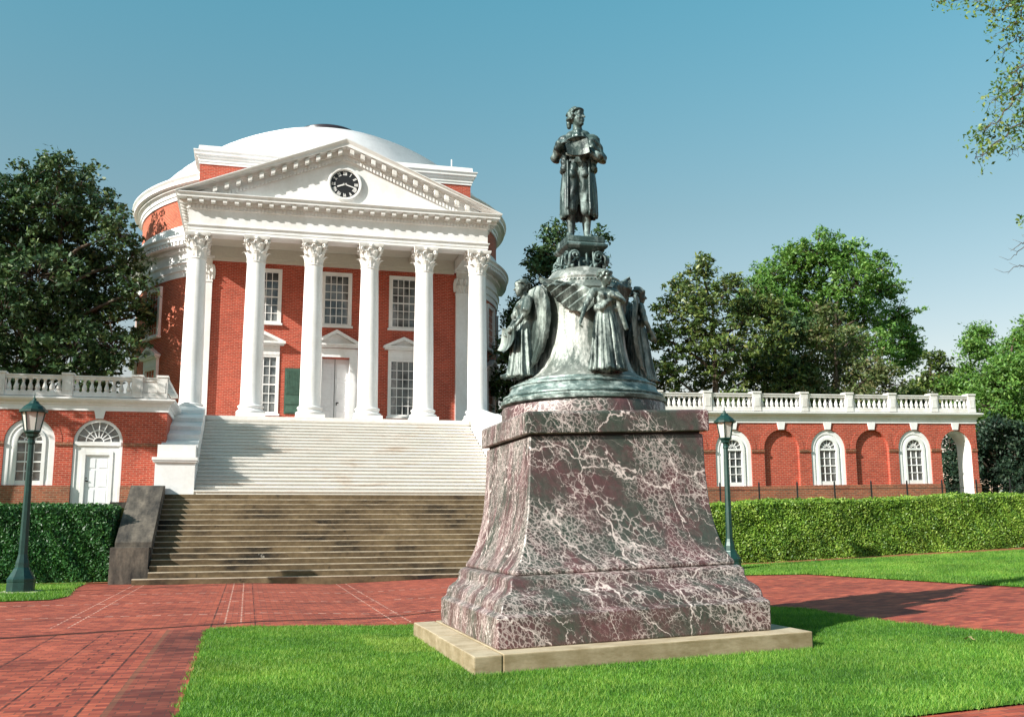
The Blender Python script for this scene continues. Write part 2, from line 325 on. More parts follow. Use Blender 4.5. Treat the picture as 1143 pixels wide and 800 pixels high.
# ------------------------------------------------------------ geometry helpers
ORG = {}
def tag(o, label=None, cat=None, group=None, kind=None):
    if label: o['label'] = label
    if cat: o['category'] = cat
    if group: o['group'] = group
    if kind: o['kind'] = kind
    return o
def empty(name, loc, label=None, cat=None, group=None):
    o = bpy.data.objects.new(name, None); COL.objects.link(o); o.location = loc; o.empty_display_size = 0.3
    ORG[o] = Vector(loc); return tag(o, label, cat, group)
def copy_tree(o, parent=None):
    c = o.copy(); COL.objects.link(c)
    if parent is not None: c.parent = parent
    for ch in o.children: copy_tree(ch, c)
    return c
class Frame:
    """local (u across, d outwards, z up) -> world"""
    def __init__(s, x=0, y=0, a=0, z=0): s.x, s.y, s.a, s.z = x, y, a, z; s.c, s.s = math.cos(a), math.sin(a)
    def __call__(s, u, d, z): return (s.x + u*s.c + d*s.s, s.y + u*s.s - d*s.c, s.z + z)
W0 = lambda x, y, z: (x, y, z)
class MB:
    def __init__(s): s.v = []; s.f = []
    def quad(s, *pts):
        n = len(s.v); s.v += [tuple(p) for p in pts]; s.f.append(tuple(range(n, n+len(pts)))); return s
    def box(s, a0, a1, b0, b1, z0, z1, F=None):
        """F None: world x,y,z. otherwise frame u,d,z"""
        n = len(s.v)
        for z in (z0, z1):
            for a, b_ in ((a0, b0), (a1, b0), (a1, b1), (a0, b1)):
                s.v.append(F(a, b_, z) if F else (a, b_, z))
        q = [(0, 3, 2, 1), (4, 5, 6, 7), (0, 1, 5, 4), (1, 2, 6, 5), (2, 3, 7, 6), (3, 0, 4, 7)]
        if F is not None: q = [t[::-1] for t in q]
        if (a1-a0)*(b1-b0)*(z1-z0) < 0: q = [t[::-1] for t in q]
        s.f += [tuple(n+i for i in t) for t in q]; return s
    def bar(s, p0, p1, w, h=None, up=(0, 0, 1)):
        """rectangular bar between two points"""
        h = h or w; p0, p1 = Vector(p0), Vector(p1); d = (p1-p0).normalized(); upv = Vector(up)
        if abs(d.dot(upv)) > 0.95: upv = Vector((1, 0, 0))
        a = d.cross(upv).normalized()*w/2; b_ = a.cross(d).normalized()*h/2
        n = len(s.v)
        for p in (p0, p1):
            for x in (-a-b_, a-b_, a+b_, -a+b_): s.v.append(tuple(p+x))
        s.f += [tuple(n+i for i in t) for t in [(3, 2, 1, 0), (4, 5, 6, 7), (0, 1, 5, 4), (1, 2, 6, 5), (2, 3, 7, 6), (3, 0, 4, 7)]]; return s
    def lathe(s, prof, cx=0, cy=0, n=24, a0=0.0, a1=2*PI, cap=True, F=None, closed=False):
        """prof [(r,z)] bottom to top; a measured from -y towards +x"""
        full = abs(a1-a0-2*PI) < 1e-6; m = n if full else n+1; base = len(s.v)
        for r, z in prof:
            for i in range(m):
                a = a0+(a1-a0)*i/n; p = (cx+r*math.sin(a), cy-r*math.cos(a), z)
                s.v.append(F(*p) if F else p)
        P = len(prof)
        for j in range(P if closed else P-1):
            k = (j+1) % P
            for i in range(n):
                i2 = (i+1) % m
                s.f.append((base+j*m+i, base+j*m+i2, base+k*m+i2, base+k*m+i))
        if cap and full:
            if prof[0][0] > 1e-4: s.f.append(tuple(base+i for i in reversed(range(m))))
            if prof[-1][0] > 1e-4: s.f.append(tuple(base+(P-1)*m+i for i in range(m)))
        return s
    def tube(s, pts, radii, n=8):
        base = len(s.v); pts = [Vector(p) for p in pts]; prev = None
        for i, p in enumerate(pts):
            d = (pts[min(i+1, len(pts)-1)]-pts[max(i-1, 0)]).normalized()
            a = d.cross(Vector((0.31, 0.17, 0.94)) if prev is None else prev.cross(d)).normalized() if prev is None else (prev-d*prev.dot(d)).normalized()
            prev = a; b_ = d.cross(a)
            for k in range(n):
                t = 2*PI*k/n; s.v.append(tuple(p+(a*math.cos(t)+b_*math.sin(t))*radii[i]))
        for i in range(len(pts)-1):
            for k in range(n):
                k2 = (k+1) % n; s.f.append((base+i*n+k, base+i*n+k2, base+(i+1)*n+k2, base+(i+1)*n+k))
        s.f.append(tuple(base+k for k in reversed(range(n)))); s.f.append(tuple(base+(len(pts)-1)*n+k for k in range(n)))
        return s
    def sweep(s, path, prof, closed_path=False, closed_prof=True, cap=True):
        """path [(x,y)], outward normal to the RIGHT of travel; prof [(out,z)]"""
        P = [Vector((a, b_)) for a, b_ in path]; n = len(P); m = len(prof); base = len(s.v)
        for i, p in enumerate(P):
            def dirn(a, b_): return (b_-a).normalized()
            if closed_path: d0, d1 = dirn(P[i-1], p), dirn(p, P[(i+1) % n])
            else:
                d1 = dirn(p, P[i+1]) if i < n-1 else dirn(P[i-1], p); d0 = dirn(P[i-1], p) if i > 0 else d1
            n0, n1 = Vector((d0.y, -d0.x)), Vector((d1.y, -d1.x)); k = (n0+n1); k = k/max(k.dot(n0), 1e-6)
            for o, z in prof: s.v.append((p.x+k.x*o, p.y+k.y*o, z))
        for i in range(n if closed_path else n-1):
            i2 = (i+1) % n
            for j in range(m if closed_prof else m-1):
                j2 = (j+1) % m; s.f.append((base+i*m+j, base+i2*m+j, base+i2*m+j2, base+i*m+j2))
        if cap and not closed_path and closed_prof:
            s.f.append(tuple(base+j for j in range(m))); s.f.append(tuple(base+(n-1)*m+j for j in reversed(range(m))))
        return s
    def build(s, name, mat, parent=None, smooth=False, warp=None, cyl=None, origin=None, recalc=False, autos=None):
        V = s.v
        if warp: V = [warp(*p) for p in V]
        return mesh_obj(name, V, s.f, mat, parent, smooth, cyl, origin, recalc, autos)
def root_of(o):
    while o.parent is not None: o = o.parent
    return o
def mesh_obj(name, V, F, mat, parent=None, smooth=False, cyl=None, origin=None, recalc=False, autos=None):
    A = np.array(V, dtype=np.float64)
    if parent is not None: org = ORG[root_of(parent)]
    else:
        org = Vector(origin) if origin is not None else Vector(((A[:, 0].min()+A[:, 0].max())/2, (A[:, 1].min()+A[:, 1].max())/2, A[:, 2].min()))
    L = A-np.array(org)
    me = bpy.data.meshes.new(name); me.from_pydata(L.tolist(), [], F); me.validate(verbose=False)
    if recalc:
        bm = bmesh.new(); bm.from_mesh(me); bmesh.ops.remove_doubles(bm, verts=bm.verts, dist=1e-4); bmesh.ops.recalc_face_normals(bm, faces=bm.faces); bm.to_mesh(me); bm.free()
    # uv in metres
    uvl = me.uv_layers.new(name='UVMap'); nl = len(me.loops)
    vi = np.zeros(nl, dtype=np.int32); me.loops.foreach_get('vertex_index', vi)
    co = np.zeros(len(me.vertices)*3); me.vertices.foreach_get('co', co); co = co.reshape(-1, 3)+np.array(org)
    nor = np.zeros(len(me.polygons)*3); me.polygons.foreach_get('normal', nor); nor = nor.reshape(-1, 3)
    tot = np.zeros(len(me.polygons), dtype=np.int32); me.polygons.foreach_get('loop_total', tot)
    ln = np.repeat(nor, tot, axis=0); lp = co[vi]
    UV = np.zeros((nl, 2))
    if cyl:
        th = np.arctan2(lp[:, 0]-cyl[0], -(lp[:, 1]-cyl[1])); UV[:, 0] = th*cyl[2]; UV[:, 1] = lp[:, 2]
    else:
        h = np.hypot(ln[:, 0], ln[:, 1])+1e-9; flat = np.abs(ln[:, 2]) > 0.72
        UV[:, 0] = np.where(flat, lp[:, 0], (-ln[:, 1]*lp[:, 0]+ln[:, 0]*lp[:, 1])/h); UV[:, 1] = np.where(flat, lp[:, 1], lp[:, 2])
    uvl.data.foreach_set('uv', UV.astype(np.float32).ravel())
    if smooth or autos: me.polygons.foreach_set('use_smooth', np.ones(len(me.polygons), dtype=bool))
    if autos: me.set_sharp_from_angle(angle=math.radians(autos))
    me.materials.append(MAT[mat]); me.update()
    o = bpy.data.objects.new(name, me); COL.objects.link(o)
    if parent is not None: o.parent = parent
    else: o.location = org; ORG[o] = Vector(org)
    return o
def quads_obj(name, V, mat, nper, parent=None, rnd=None, origin=(0, 0, 0)):
    """numpy array V (N, nper, 3) of loose leaf faces; uv.x holds one random number per leaf"""
    N = V.shape[0]; org = np.array(ORG[root_of(parent)] if parent is not None else origin, dtype=float)
    me = bpy.data.meshes.new(name); me.vertices.add(N*nper); me.loops.add(N*nper); me.polygons.add(N)
    me.vertices.foreach_set('co', (V.reshape(-1, 3)-org).astype(np.float32).ravel())
    me.loops.foreach_set('vertex_index', np.arange(N*nper, dtype=np.int32))
    me.polygons.foreach_set('loop_start', np.arange(0, N*nper, nper, dtype=np.int32))
    uvl = me.uv_layers.new(name='UVMap')
    if rnd is None: rnd = np.random.rand(N)
    UV = np.zeros((N, nper, 2), dtype=np.float32); UV[:, :, 0] = rnd[:, None]; UV[:, :, 1] = 0.5
    uvl.data.foreach_set('uv', UV.ravel())
    me.materials.append(MAT[mat]); me.update(calc_edges=True); me.validate()
    o = bpy.data.objects.new(name, me); COL.objects.link(o)
    if parent is not None: o.parent = parent
    else: o.location = tuple(org); ORG[o] = Vector(tuple(org))
    return o
def g(x):
    if x <= 0.3: return 0.0
    if x < 2.4: return -0.075*(x-0.3)/2.1
    return 0.034*min(x-4.61, 30.0)
def tilt(x, y, z): return (x, y, z+0.034*(x-4.61))

# ------------------------------------------------------------ ground
def sheet(name, poly, dz, mat, cuts=(0.3, 2.4, 34.61), kind='structure', thick=None):
    bm = bmesh.new(); vs = [bm.verts.new((x, y, 0)) for x, y in poly]; bm.faces.new(vs)
    for cx in cuts: bmesh.ops.bisect_plane(bm, geom=bm.verts[:]+bm.edges[:]+bm.faces[:], plane_co=(cx, 0, 0), plane_no=(1, 0, 0))
    bmesh.ops.triangulate(bm, faces=bm.faces[:])
    bmesh.ops.recalc_face_normals(bm, faces=bm.faces[:])
    V = [(v.co.x, v.co.y, g(v.co.x)+dz) for v in bm.verts]; idx = {v: i for i, v in enumerate(bm.verts)}
    F = []
    for f in bm.faces:
        t = [idx[v] for v in f.verts]
        if f.normal.z < 0: t.reverse()
        F.append(t)
    bm.free()
    o = mesh_obj(name, V, F, mat, origin=(0, 0, 0)); o['kind'] = kind; return o
sheet('ground', [(-900, -300), (900, -300), (900, 1500), (-900, 1500)], 0.0, 'far_ground')
sheet('brick_plaza', [(-60, -12), (60, -12), (60, 31.5), (-60, 31.5)], 0.006, 'paving')
ISL = [(-0.56, 16.70), (2.43, 17.05), (7.0, 17.2), (8.4, 16.8), (9.15, 15.6), (9.05, 14), (9.13, 13), (9.5, 11.3), (9.9, 9.5), (10.2, 7.65), (5.6, 7.42), (-0.5, 7.2)]
RLW = [(11, 25.3), (12.6, 23.9), (13.74, 23.15), (14.15, 20), (14.6, 16.7), (15.3, 12), (58, 12), (58, 28.0), (11, 28.0)]
LLW = [(-30, 24.0), (-5.1, 24.2), (-4.15, 24.45), (-3.98, 25.6), (-4.3, 28.6), (-4.4, 31.0), (-30, 31.0)]
for i, P_ in enumerate((ISL, RLW, LLW)): sheet('lawn', P_, 0.022, 'lawn_base')
sheet('soil', [(10.2, 28.02), (58, 28.02), (58, 29.4), (10.2, 29.4)], 0.03, 'soil')
sheet('soil', [(-30, 31.02), (-3.8, 31.02), (-3.8, 32), (-30, 32)], 0.03, 'soil')
# raised terrace behind the hedges
b_ = MB()
b_.box(-60, -3.9, 32.6, 38.0, -0.5, 2.2); b_.build('terrace_ground', 'far_ground')['kind'] = 'structure'
b_ = MB(); b_.box(10.9, 60, 30.6, 38.0, -0.5, 2.28); b_.build('terrace_ground', 'far_ground')['kind'] = 'structure'
b_ = MB(); b_.box(-80, 80, 38.0, 140, -0.5, 2.24); b_.build('terrace_ground', 'far_ground')['kind'] = 'structure'

# grass blades
def in_poly(P_, x, y):
    ins = np.zeros(len(x), dtype=bool); n = len(P_)
    for i in range(n):
        x0, y0 = P_[i]; x1, y1 = P_[(i+1) % n]
        c = ((y0 > y) != (y1 > y)); ins ^= c & (x < (x1-x0)*(y-y0)/((y1-y0) if y1 != y0 else 1e-9)+x0)
    return ins
def patch(x, y, s, seed):
    return (np.sin(x*s+seed)*np.cos(y*s*1.3+seed*2.1)+np.sin((x+y)*s*2.3+seed*3.7)*0.6+np.sin((x*1.7-y)*s*4.1+seed)*0.4)/2.0
def blades(P_, N, h0, h1, w, box, avoid=None):
    x = np.random.uniform(box[0], box[1], N); y = np.random.uniform(box[2], box[3], N)
    jt = 0.05*np.sin(x*9+y*4)*np.sin(y*11-x*3)+0.03*np.random.randn(N); k = in_poly(P_, x+jt, y+jt*0.8)
    if avoid: k &= ~((x > avoid[0]) & (x < avoid[1]) & (y > avoid[2]) & (y < avoid[3]))
    x, y = x[k], y[k]; n = len(x)
    z = np.interp(x, [-99, 0.3, 2.4, 34.61, 99], [0, 0, -0.075, 1.02, 1.02])+0.02
    pt = patch(x, y, 1.1, 1.0)*0.5+patch(x, y, 5.0, 2.0)*0.5
    h = (h0+(h1-h0)*np.random.rand(n))*(1+0.35*pt); a = np.random.rand(n)*2*PI; ln = np.random.randn(n, 2)*h[:, None]*0.45
    ww = w*(0.6+0.8*np.random.rand(n))
    V = np.zeros((n, 3, 3)); dx, dy = np.cos(a)*ww, np.sin(a)*ww
    V[:, 0] = np.stack([x-dx, y-dy, z], 1); V[:, 1] = np.stack([x+dx, y+dy, z], 1); V[:, 2] = np.stack([x+ln[:, 0], y+ln[:, 1], z+h], 1)
    lo = patch(x, y, 0.45, 4.0); r = np.clip(np.random.rand(n)**1.3*0.75+0.15+0.34*pt+0.22*lo, 0, 1); dry = (np.abs(x-2.2) < 0.55+0.2*pt) & (np.abs(y-14.2) < 0.9+0.4*pt); r[dry & (np.random.rand(n) < 0.6)] = 1.0; h = h*(1-0.35*dry)*(0.85+0.3*lo); r[np.random.rand(n) < 0.02] = 1.0
    return V, r
A1 = blades(ISL, 420000, 0.022, 0.052, 0.004, (-0.6, 10.3, 7.2, 17.25), (2.48, 6.74, 11.25, 15.51))
A2 = blades(RLW, 260000, 0.03, 0.07, 0.008, (11, 28, 16, 28.05))
A3 = blades(LLW, 40000, 0.03, 0.08, 0.008, (-9, -3.9, 24, 31))
gr = quads_obj('grass', np.concatenate([A1[0], A2[0], A3[0]]), 'grass_blade', 3, None, np.concatenate([A1[1], A2[1], A3[1]]))
tag(gr, 'short bright green mown grass of the three lawns', 'grass', kind='stuff')
# ------------------------------------------------------------ domed building
FL = 5.93                       # portico floor
BX0, BX1, BY = -2.68, 9.80, 45.2   # link block
DCX, DCY, DR = 3.6, 54.9, 9.55
rot = empty('domed_building', (3.55, 48, 0), 'red brick rotunda with white dome and six column portico with clock', 'building')
CYL = (DCX, DCY, DR)

def each8(mb, name, mat, par):
    """one part per eight-cornered block"""
    for i in range(0, len(mb.v), 8):
        b = MB(); b.v = mb.v[i:i+8]; b.f = [tuple(k-i for k in f) for f in mb.f if i <= f[0] < i+8]; b.build(name, mat, par, recalc=True)
def arch_pts(cx, hw, zs, n=14):
    return [(cx-hw*math.cos(PI*i/n), zs+hw*math.sin(PI*i/n)) for i in range(n+1)]
def wall_open(mb, x0, x1, z0, z1, opens, F, depth, back=False):
    """opens (cx, hw, zb, zs, arched)"""
    q = lambda a, b_, za, zb: mb.quad(F(a, 0, za), F(b_, 0, za), F(b_, 0, zb), F(a, 0, zb))
    cur = x0
    for cx, hw, zb, zs, ar in sorted(opens):
        q(cur, cx-hw, z0, z1)
        if zb > z0: q(cx-hw, cx+hw, z0, zb)
        top = arch_pts(cx, hw, zs) if ar else [(cx-hw, zs), (cx+hw, zs)]
        for (xa, za), (xb, zb2) in zip(top[:-1], top[1:]):
            mb.quad(F(xa, 0, za), F(xb, 0, zb2), F(xb, 0, z1), F(xa, 0, z1))
            mb.quad(F(xa, 0, za), F(xa, -depth, za), F(xb, -depth, zb2), F(xb, 0, zb2))
        mb.quad(F(cx-hw, 0, zb), F(cx-hw, -depth, zb), F(cx-hw, -depth, zs), F(cx-hw, 0, zs))
        mb.quad(F(cx+hw, 0, zb), F(cx+hw, 0, zs), F(cx+hw, -depth, zs), F(cx+hw, -depth, zb))
        if zb > z0+0.01: mb.quad(F(cx-hw, 0, zb), F(cx+hw, 0, zb), F(cx+hw, -depth, zb), F(cx-hw, -depth, zb))
        cur = cx+hw
    q(cur, x1, z0, z1)
def ring(mb, cx, zb, zs, hw, hi, d0, d1, F, n=14):
    """arched architrave between half widths hi..hw, straight legs down to zb"""
    o = [(cx-hw, zb)]+arch_pts(cx, hw, zs, n)+[(cx+hw, zb)]
    i = [(cx-hi, zb)]+arch_pts(cx, hi, zs, n)+[(cx+hi, zb)]
    for k in range(len(o)-1):
        a, b_, c_, d_ = o[k], o[k+1], i[k+1], i[k]
        mb.quad(*[F(u, d1, z) for u, z in (d_, c_, b_, a)])
        mb.quad(*[F(*t) for t in ((a[0], d0, a[1]), (a[0], d1, a[1]), (b_[0], d1, b_[1]), (b_[0], d0, b_[1]))])
        mb.quad(*[F(*t) for t in ((d_[0], d0, d_[1]), (c_[0], d0, c_[1]), (c_[0], d1, c_[1]), (d_[0], d1, d_[1]))])
    for s_, t_ in ((o[0], i[0]), (i[-1], o[-1])):
        mb.quad(F(s_[0], d0, s_[1]), F(t_[0], d0, t_[1]), F(t_[0], d1, t_[1]), F(s_[0], d1, s_[1]))
def tri_pediment(mb, cx, hw, z, h, dep, F):
    """small triangular pediment over an opening"""
    mb.box(cx-hw, cx+hw, 0, dep, z, z+0.09, F); mb.box(cx-hw*0.93, cx+hw*0.93, 0, dep*0.8, z-0.07, z, F)
    for s_ in (-1, 1):
        a, b_, t = cx+s_*hw, cx, 0.13
        za, zb = z+0.092, z+h
        pts = [(a, za), (b_, zb), (b_, zb-t*1.15), (a-s_*t*2.2, za)]
        for d0, d1 in ((0, dep),):
            mb.quad(*[F(u, d1, zz) for u, zz in pts]); mb.quad(F(pts[0][0], 0, pts[0][1]), F(pts[1][0], 0, pts[1][1]), F(pts[1][0], d1, pts[1][1]), F(pts[0][0], d1, pts[0][1]))
            mb.quad(F(pts[3][0], 0, pts[3][1]), F(pts[2][0], 0, pts[2][1]), F(pts[2][0], d1, pts[2][1]), F(pts[3][0], d1, pts[3][1]))
    mb.quad(F(cx-hw*0.9, dep*0.3, z+0.09), F(cx+hw*0.9, dep*0.3, z+0.09), F(cx, dep*0.3, z+h-0.03))
def rect_window(par, F, cx, z0, z1, hw, cols, rows, fw=0.17, sill=True, ped=None, dep=-0.10, proud=0.04, warp=None, mat='white_paint'):
    """window part > pane, sash sub-parts"""
    f = MB()
    f.box(cx-hw, cx-hw+fw, dep, proud, z0, z1, F); f.box(cx+hw-fw, cx+hw, dep, proud, z0, z1, F)
    f.box(cx-hw+fw, cx+hw-fw, dep, proud-0.003, z1-fw, z1, F); f.box(cx-hw+fw, cx+hw-fw, dep, proud-0.003, z0, z0+fw*0.6, F)
    f.box(cx-hw+0.01, cx+hw-0.01, dep, proud+0.025, z1-0.055, z1-0.01, F)
    if sill: f.box(cx-hw-0.06, cx+hw+0.06, dep, proud+0.10, z0-0.09, z0-0.002, F)
    if ped:
        f.box(cx-hw, cx+hw, dep, proud+0.01, z1+0.003, ped[0]-0.07, F); tri_pediment(f, cx, ped[2], ped[0], ped[1], 0.30, F)
    w = f.build('window', mat, par, warp=warp)
    gx0, gx1, gz0, gz1 = cx-hw+fw, cx+hw-fw, z0+fw*0.6, z1-fw
    p_ = MB(); p_.quad(F(gx0, dep+0.02, gz0), F(gx1, dep+0.02, gz0), F(gx1, dep+0.02, gz1), F(gx0, dep+0.02, gz1)); p_.build('pane', 'glass', w, warp=warp)
    s_ = MB(); t = 0.016
    for i in range(1, cols): u = gx0+(gx1-gx0)*i/cols; s_.box(u-t, u+t, dep+0.022, dep+0.06, gz0, gz1, F)
    for j in range(1, rows):
        z = gz0+(gz1-gz0)*j/rows; tt = t*1.8 if j*2 == rows or (rows % 2 and j == rows//2) else t
        s_.box(gx0, gx1, dep+0.021, dep+0.058, z-tt, z+tt, F)
    s_.build('sash_bars', mat, w, warp=warp)
    return w

# --- drum
FB = Frame(0, BY, 0)
mb = MB(); mb.lathe([(DR, 0.0), (DR, 13.25)], DCX, DCY, 96, 0.60, 2*PI-0.60, cap=False); mb.lathe([(DR+0.01, 15.4), (DR+0.01, 17.25)], DCX, DCY, 96, cap=False)
mb.build('drum_wall', 'drum_brick', rot, cyl=CYL, autos=40)
a0 = 0.62; mb = MB()
low = [(DR-0.2, 13.2), (DR+0.06, 13.2), (DR+0.06, 13.48), (DR+0.11, 13.5), (DR+0.11, 13.8), (DR+0.18, 13.86), (DR+0.18, 13.92), (DR+0.06, 13.95), (DR+0.06, 14.34), (DR+0.16, 14.4), (DR+0.16, 14.56), (DR+0.3, 14.62), (DR+0.3, 14.78), (DR+0.62, 14.8), (DR+0.62, 14.93), (DR+0.70, 15.02), (DR+0.70, 15.06), (DR+0.12, 15.12), (DR+0.12, 15.72), (DR-0.2, 15.75)]
mb.lathe(low, DCX, DCY, 96, a0, 2*PI-a0, cap=False, closed=True); mb.build('drum_entablature', 'white_paint', rot, autos=35, recalc=True)
mb = MB(); stuffs = []
for i in range(-62, 63):
    a = i*0.0245*1.02
    if abs(a) < a0+0.02: continue
    mb.box(-0.08, 0.08, DR+0.2, DR+0.58, 14.62, 14.79, Frame(DCX, DCY, a))
mb.build('modillions', 'white_paint', rot)['kind'] = 'stuff'
mb = MB()
for i in range(-190, 191):
    a = i*0.0083
    if abs(a) < a0+0.02: continue
    mb.box(-0.025, 0.025, DR+0.1, DR+0.24, 14.42, 14.56, Frame(DCX, DCY, a))
mb.build('dentils', 'white_paint', rot)['kind'] = 'stuff'
upc = [(DR-0.3, 17.1), (DR+0.08, 17.1), (DR+0.08, 17.28), (DR+0.14, 17.30), (DR+0.14, 17.46), (DR+0.30, 17.55), (DR+0.30, 17.64), (DR+0.48, 17.68), (DR+0.48, 17.84), (DR+0.58, 17.95), (DR+0.58, 18.0), (DR+0.2, 18.06), (DR+0.2, 18.16), (DR-0.3, 18.2)]
mb = MB(); mb.lathe(upc, DCX, DCY, 96, 0, 2*PI, cap=False, closed=True); mb.build('upper_cornice', 'white_paint', rot, autos=35, recalc=True)
# --- dome with stepped rings at its foot
sph = lambda r: 11.3+math.sqrt(11.7**2-r*r)
prof = [(DR-0.2, 17.9), (9.2, 17.9)]
r = 9.2; zc = 18.3
steps_r = [9.15, 8.85, 8.5, 8.1, 7.7, 7.3, 6.9, 6.5, 6.1, 5.7, 5.3, 4.9, 4.5]
for k, rr in enumerate(steps_r[:-1]):
    top = sph(rr)+0.02; top = min(top, sph(steps_r[k+1])-0.0); prof += [(rr, prof[-1][1]+0.001), (rr, top), (steps_r[k+1]+0.0, top+0.03)]
for k in range(19): rr = 4.5*(1-k/18)+0.0; prof.append((rr, sph(rr)+0.05))
mb = MB(); mb.lathe(prof, DCX, DCY, 96, cap=False); mb.build('dome', 'roof_white', rot, autos=25, recalc=False)
mb = MB(); mb.lathe([(1.75, sph(2.2)-0.05), (1.75, 23.44), (1.68, 23.50), (1.2, 23.62), (0.0, 23.75)], DCX, DCY, 48, cap=False); mb.build('skylight', 'skylight', rot, autos=40)
# lightning rod
mb = MB(); mb.box(9.0, 9.05, 46.0, 46.05, 18.5, 19.3); mb.build('lightning_rod', 'white_paint', rot)

# --- drum windows (curved side walls)
for a in (-61, 61, -80, 80):
    F = Frame(DCX+DR*math.sin(math.radians(a)), DCY-DR*math.cos(math.radians(a)), math.radians(a))
    rect_window(rot, F, 0, 10.6, 13.0, 0.72, 4, 6, dep=-0.06, proud=0.10)
    rect_window(rot, F, 0, 6.5, 9.15, 0.72, 4, 6, dep=-0.06, proud=0.10, ped=(9.58, 0.55, 0.92))

# --- link block behind the portico
mb = MB()
UPW = [(0.41, 0.69), (3.55, 0.69), (6.64, 0.69)]
wall_open(mb, BX0, BX1, FL-0.05, 9.62, [(0.41, 0.69, 6.49, 9.17, False), (3.55, 0.66, FL, 9.10, False), (6.64, 0.69, 6.49, 9.17, False)], FB, 0.5)
wall_open(mb, BX0, BX1, 9.62, 13.6, [(c, h, 10.56, 13.06, False) for c, h in UPW], FB, 0.3)
for x0, x1 in ((BX0, BX0), (BX1, BX1)):
    s_ = [(x0, BY, 0), (x0, BY+9, 0), (x0, BY+9, 17.8), (x0, BY, 17.8)]
    if x0 < 0: s_ = s_[::-1]
    mb.quad(*s_)
mb.quad(FB(BX0, 0, 13.6), FB(BX1, 0, 13.6), FB(BX1, 0, 17.8), FB(BX0, 0, 17.8))
mb.build('link_block_wall', 'brick', rot)
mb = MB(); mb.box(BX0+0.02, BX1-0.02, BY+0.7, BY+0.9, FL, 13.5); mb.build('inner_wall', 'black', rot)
capp = [(-0.35, 17.74), (0.05, 17.74), (0.05, 17.84), (0.09, 17.86), (0.09, 17.98), (0.16, 18.02), (0.16, 18.10), (0.24, 18.14), (0.24, 18.24), (0.30, 18.30), (0.30, 18.34), (0.10, 18.37), (0.08, 18.60), (-0.35, 18.62)]
mb = MB(); mb.sweep([(BX0, BY+9), (BX0, BY), (BX1, BY), (BX1, BY+9)], capp); mb.box(BX0+0.3, BX1-0.3, BY+0.3, BY+7, 18.3, 18.57)
mb.build('attic_cornice', 'white_paint', rot, recalc=True)
for c, h in UPW:
    rect_window(rot, FB, c, 10.56, 13.06, h, 4 , 6, fw=0.17)
for c in (0.41, 6.64):
    rect_window(rot, FB, c, 6.49, 9.17, 0.69, 4, 6, fw=0.15, ped=(9.62, 0.52, 0.93))
# portal
mb = MB()
for s_ in (-1, 1):
    mb.box(3.58+s_*0.62, 3.58+s_*0.98, -0.55, 0.06, FL, 9.12, FB) if s_ > 0 else mb.box(3.58-0.98, 3.58-0.62, -0.55, 0.06, FL, 9.12, FB)
mb.box(2.60, 4.56, -0.55, 0.063, 9.12, 9.52, FB); tri_pediment(mb, 3.58, 1.16, 9.62, 0.72, 0.34, FB)
dp = mb.build('door_frame', 'white_paint', rot)
mb = MB(); mb.box(2.93, 4.23, -0.49, -0.42, FL, 9.1, FB)
for s_ in (-1, 1):
    for z0, z1 in ((6.1, 6.75), (6.87, 7.3), (7.42, 8.05), (8.17, 8.9)):
        c = 3.58+s_*0.325; w_, e_ = 0.24, 0.035
        mb.box(c-w_, c+w_, -0.42, -0.395, z0, z0+e_, FB); mb.box(c-w_, c+w_, -0.42, -0.395, z1-e_, z1, FB)
        mb.box(c-w_, c-w_+e_, -0.42, -0.396, z0+e_, z1-e_, FB); mb.box(c+w_-e_, c+w_, -0.42, -0.396, z0+e_, z1-e_, FB)
dd = mb.build('door', 'door_white', rot)
mb = MB(); mb.box(3.57, 3.59, -0.42, -0.402, FL, 9.1, FB); mb.box(3.68, 3.78, -0.42, -0.36, 7.08, 7.12, FB); mb.box(3.66, 3.70, -0.42, -0.36, 6.98, 7.1, FB); mb.build('door_handle', 'metal_door_knob', dd)
# green shutter panel
mb = MB(); mb.box(1.35, 2.12, 0, 0.05, 6.50, 8.55, FB)
for z0, z1 in ((6.55, 6.85), (6.93, 7.30), (7.38, 8.50)):
    mb.box(1.40, 2.07, 0.05, 0.075, z0, z1, FB)
for k in range(9): mb.box(1.44+0.07*k, 1.47+0.07*k, 0.075, 0.085, 7.42, 8.46, FB)
mb.build('shutter', 'shutter_green', rot)
# antae
def leaf(mb, a, r0, z0, h, w, out, cx=0, cy=0):
    F = Frame(cx, cy, a); S = [(0, 0, .8), (0.35, 0.015, 1.0), (0.65, 0.05, 1.0), (0.87, 0.13, 0.75), (0.98, 0.22, 0.5), (0.93, 0.30, 0.2)]
    rows = []
    for t, o, ww in S:
        d = r0+o*out/0.22; z = z0+t*h; rows.append([(-w/2*ww, d-0.03, z), (0, d+0.012, z), (w/2*ww, d-0.03, z)])
    for A_, B_ in zip(rows[:-1], rows[1:]):
        for k in (0, 1):
            mb.quad(*[F(*q) for q in (A_[k], A_[k+1], B_[k+1], B_[k])]); 
    back = [[(u, d-0.045, z) for u, d, z in r_] for r_ in rows]
    for A_, B_ in zip(back[:-1], back[1:]):
        for k in (0, 1): mb.quad(*[F(*q) for q in (A_[k+1], A_[k], B_[k], B_[k+1])])
    for k, sgn in ((0, 1), (2, -1)):
        for A_, B_, C_, D_ in zip(rows[:-1], rows[1:], back[:-1], back[1:]):
            mb.quad(*[F(*q) for q in (A_[k], B_[k], D_[k], C_[k])])
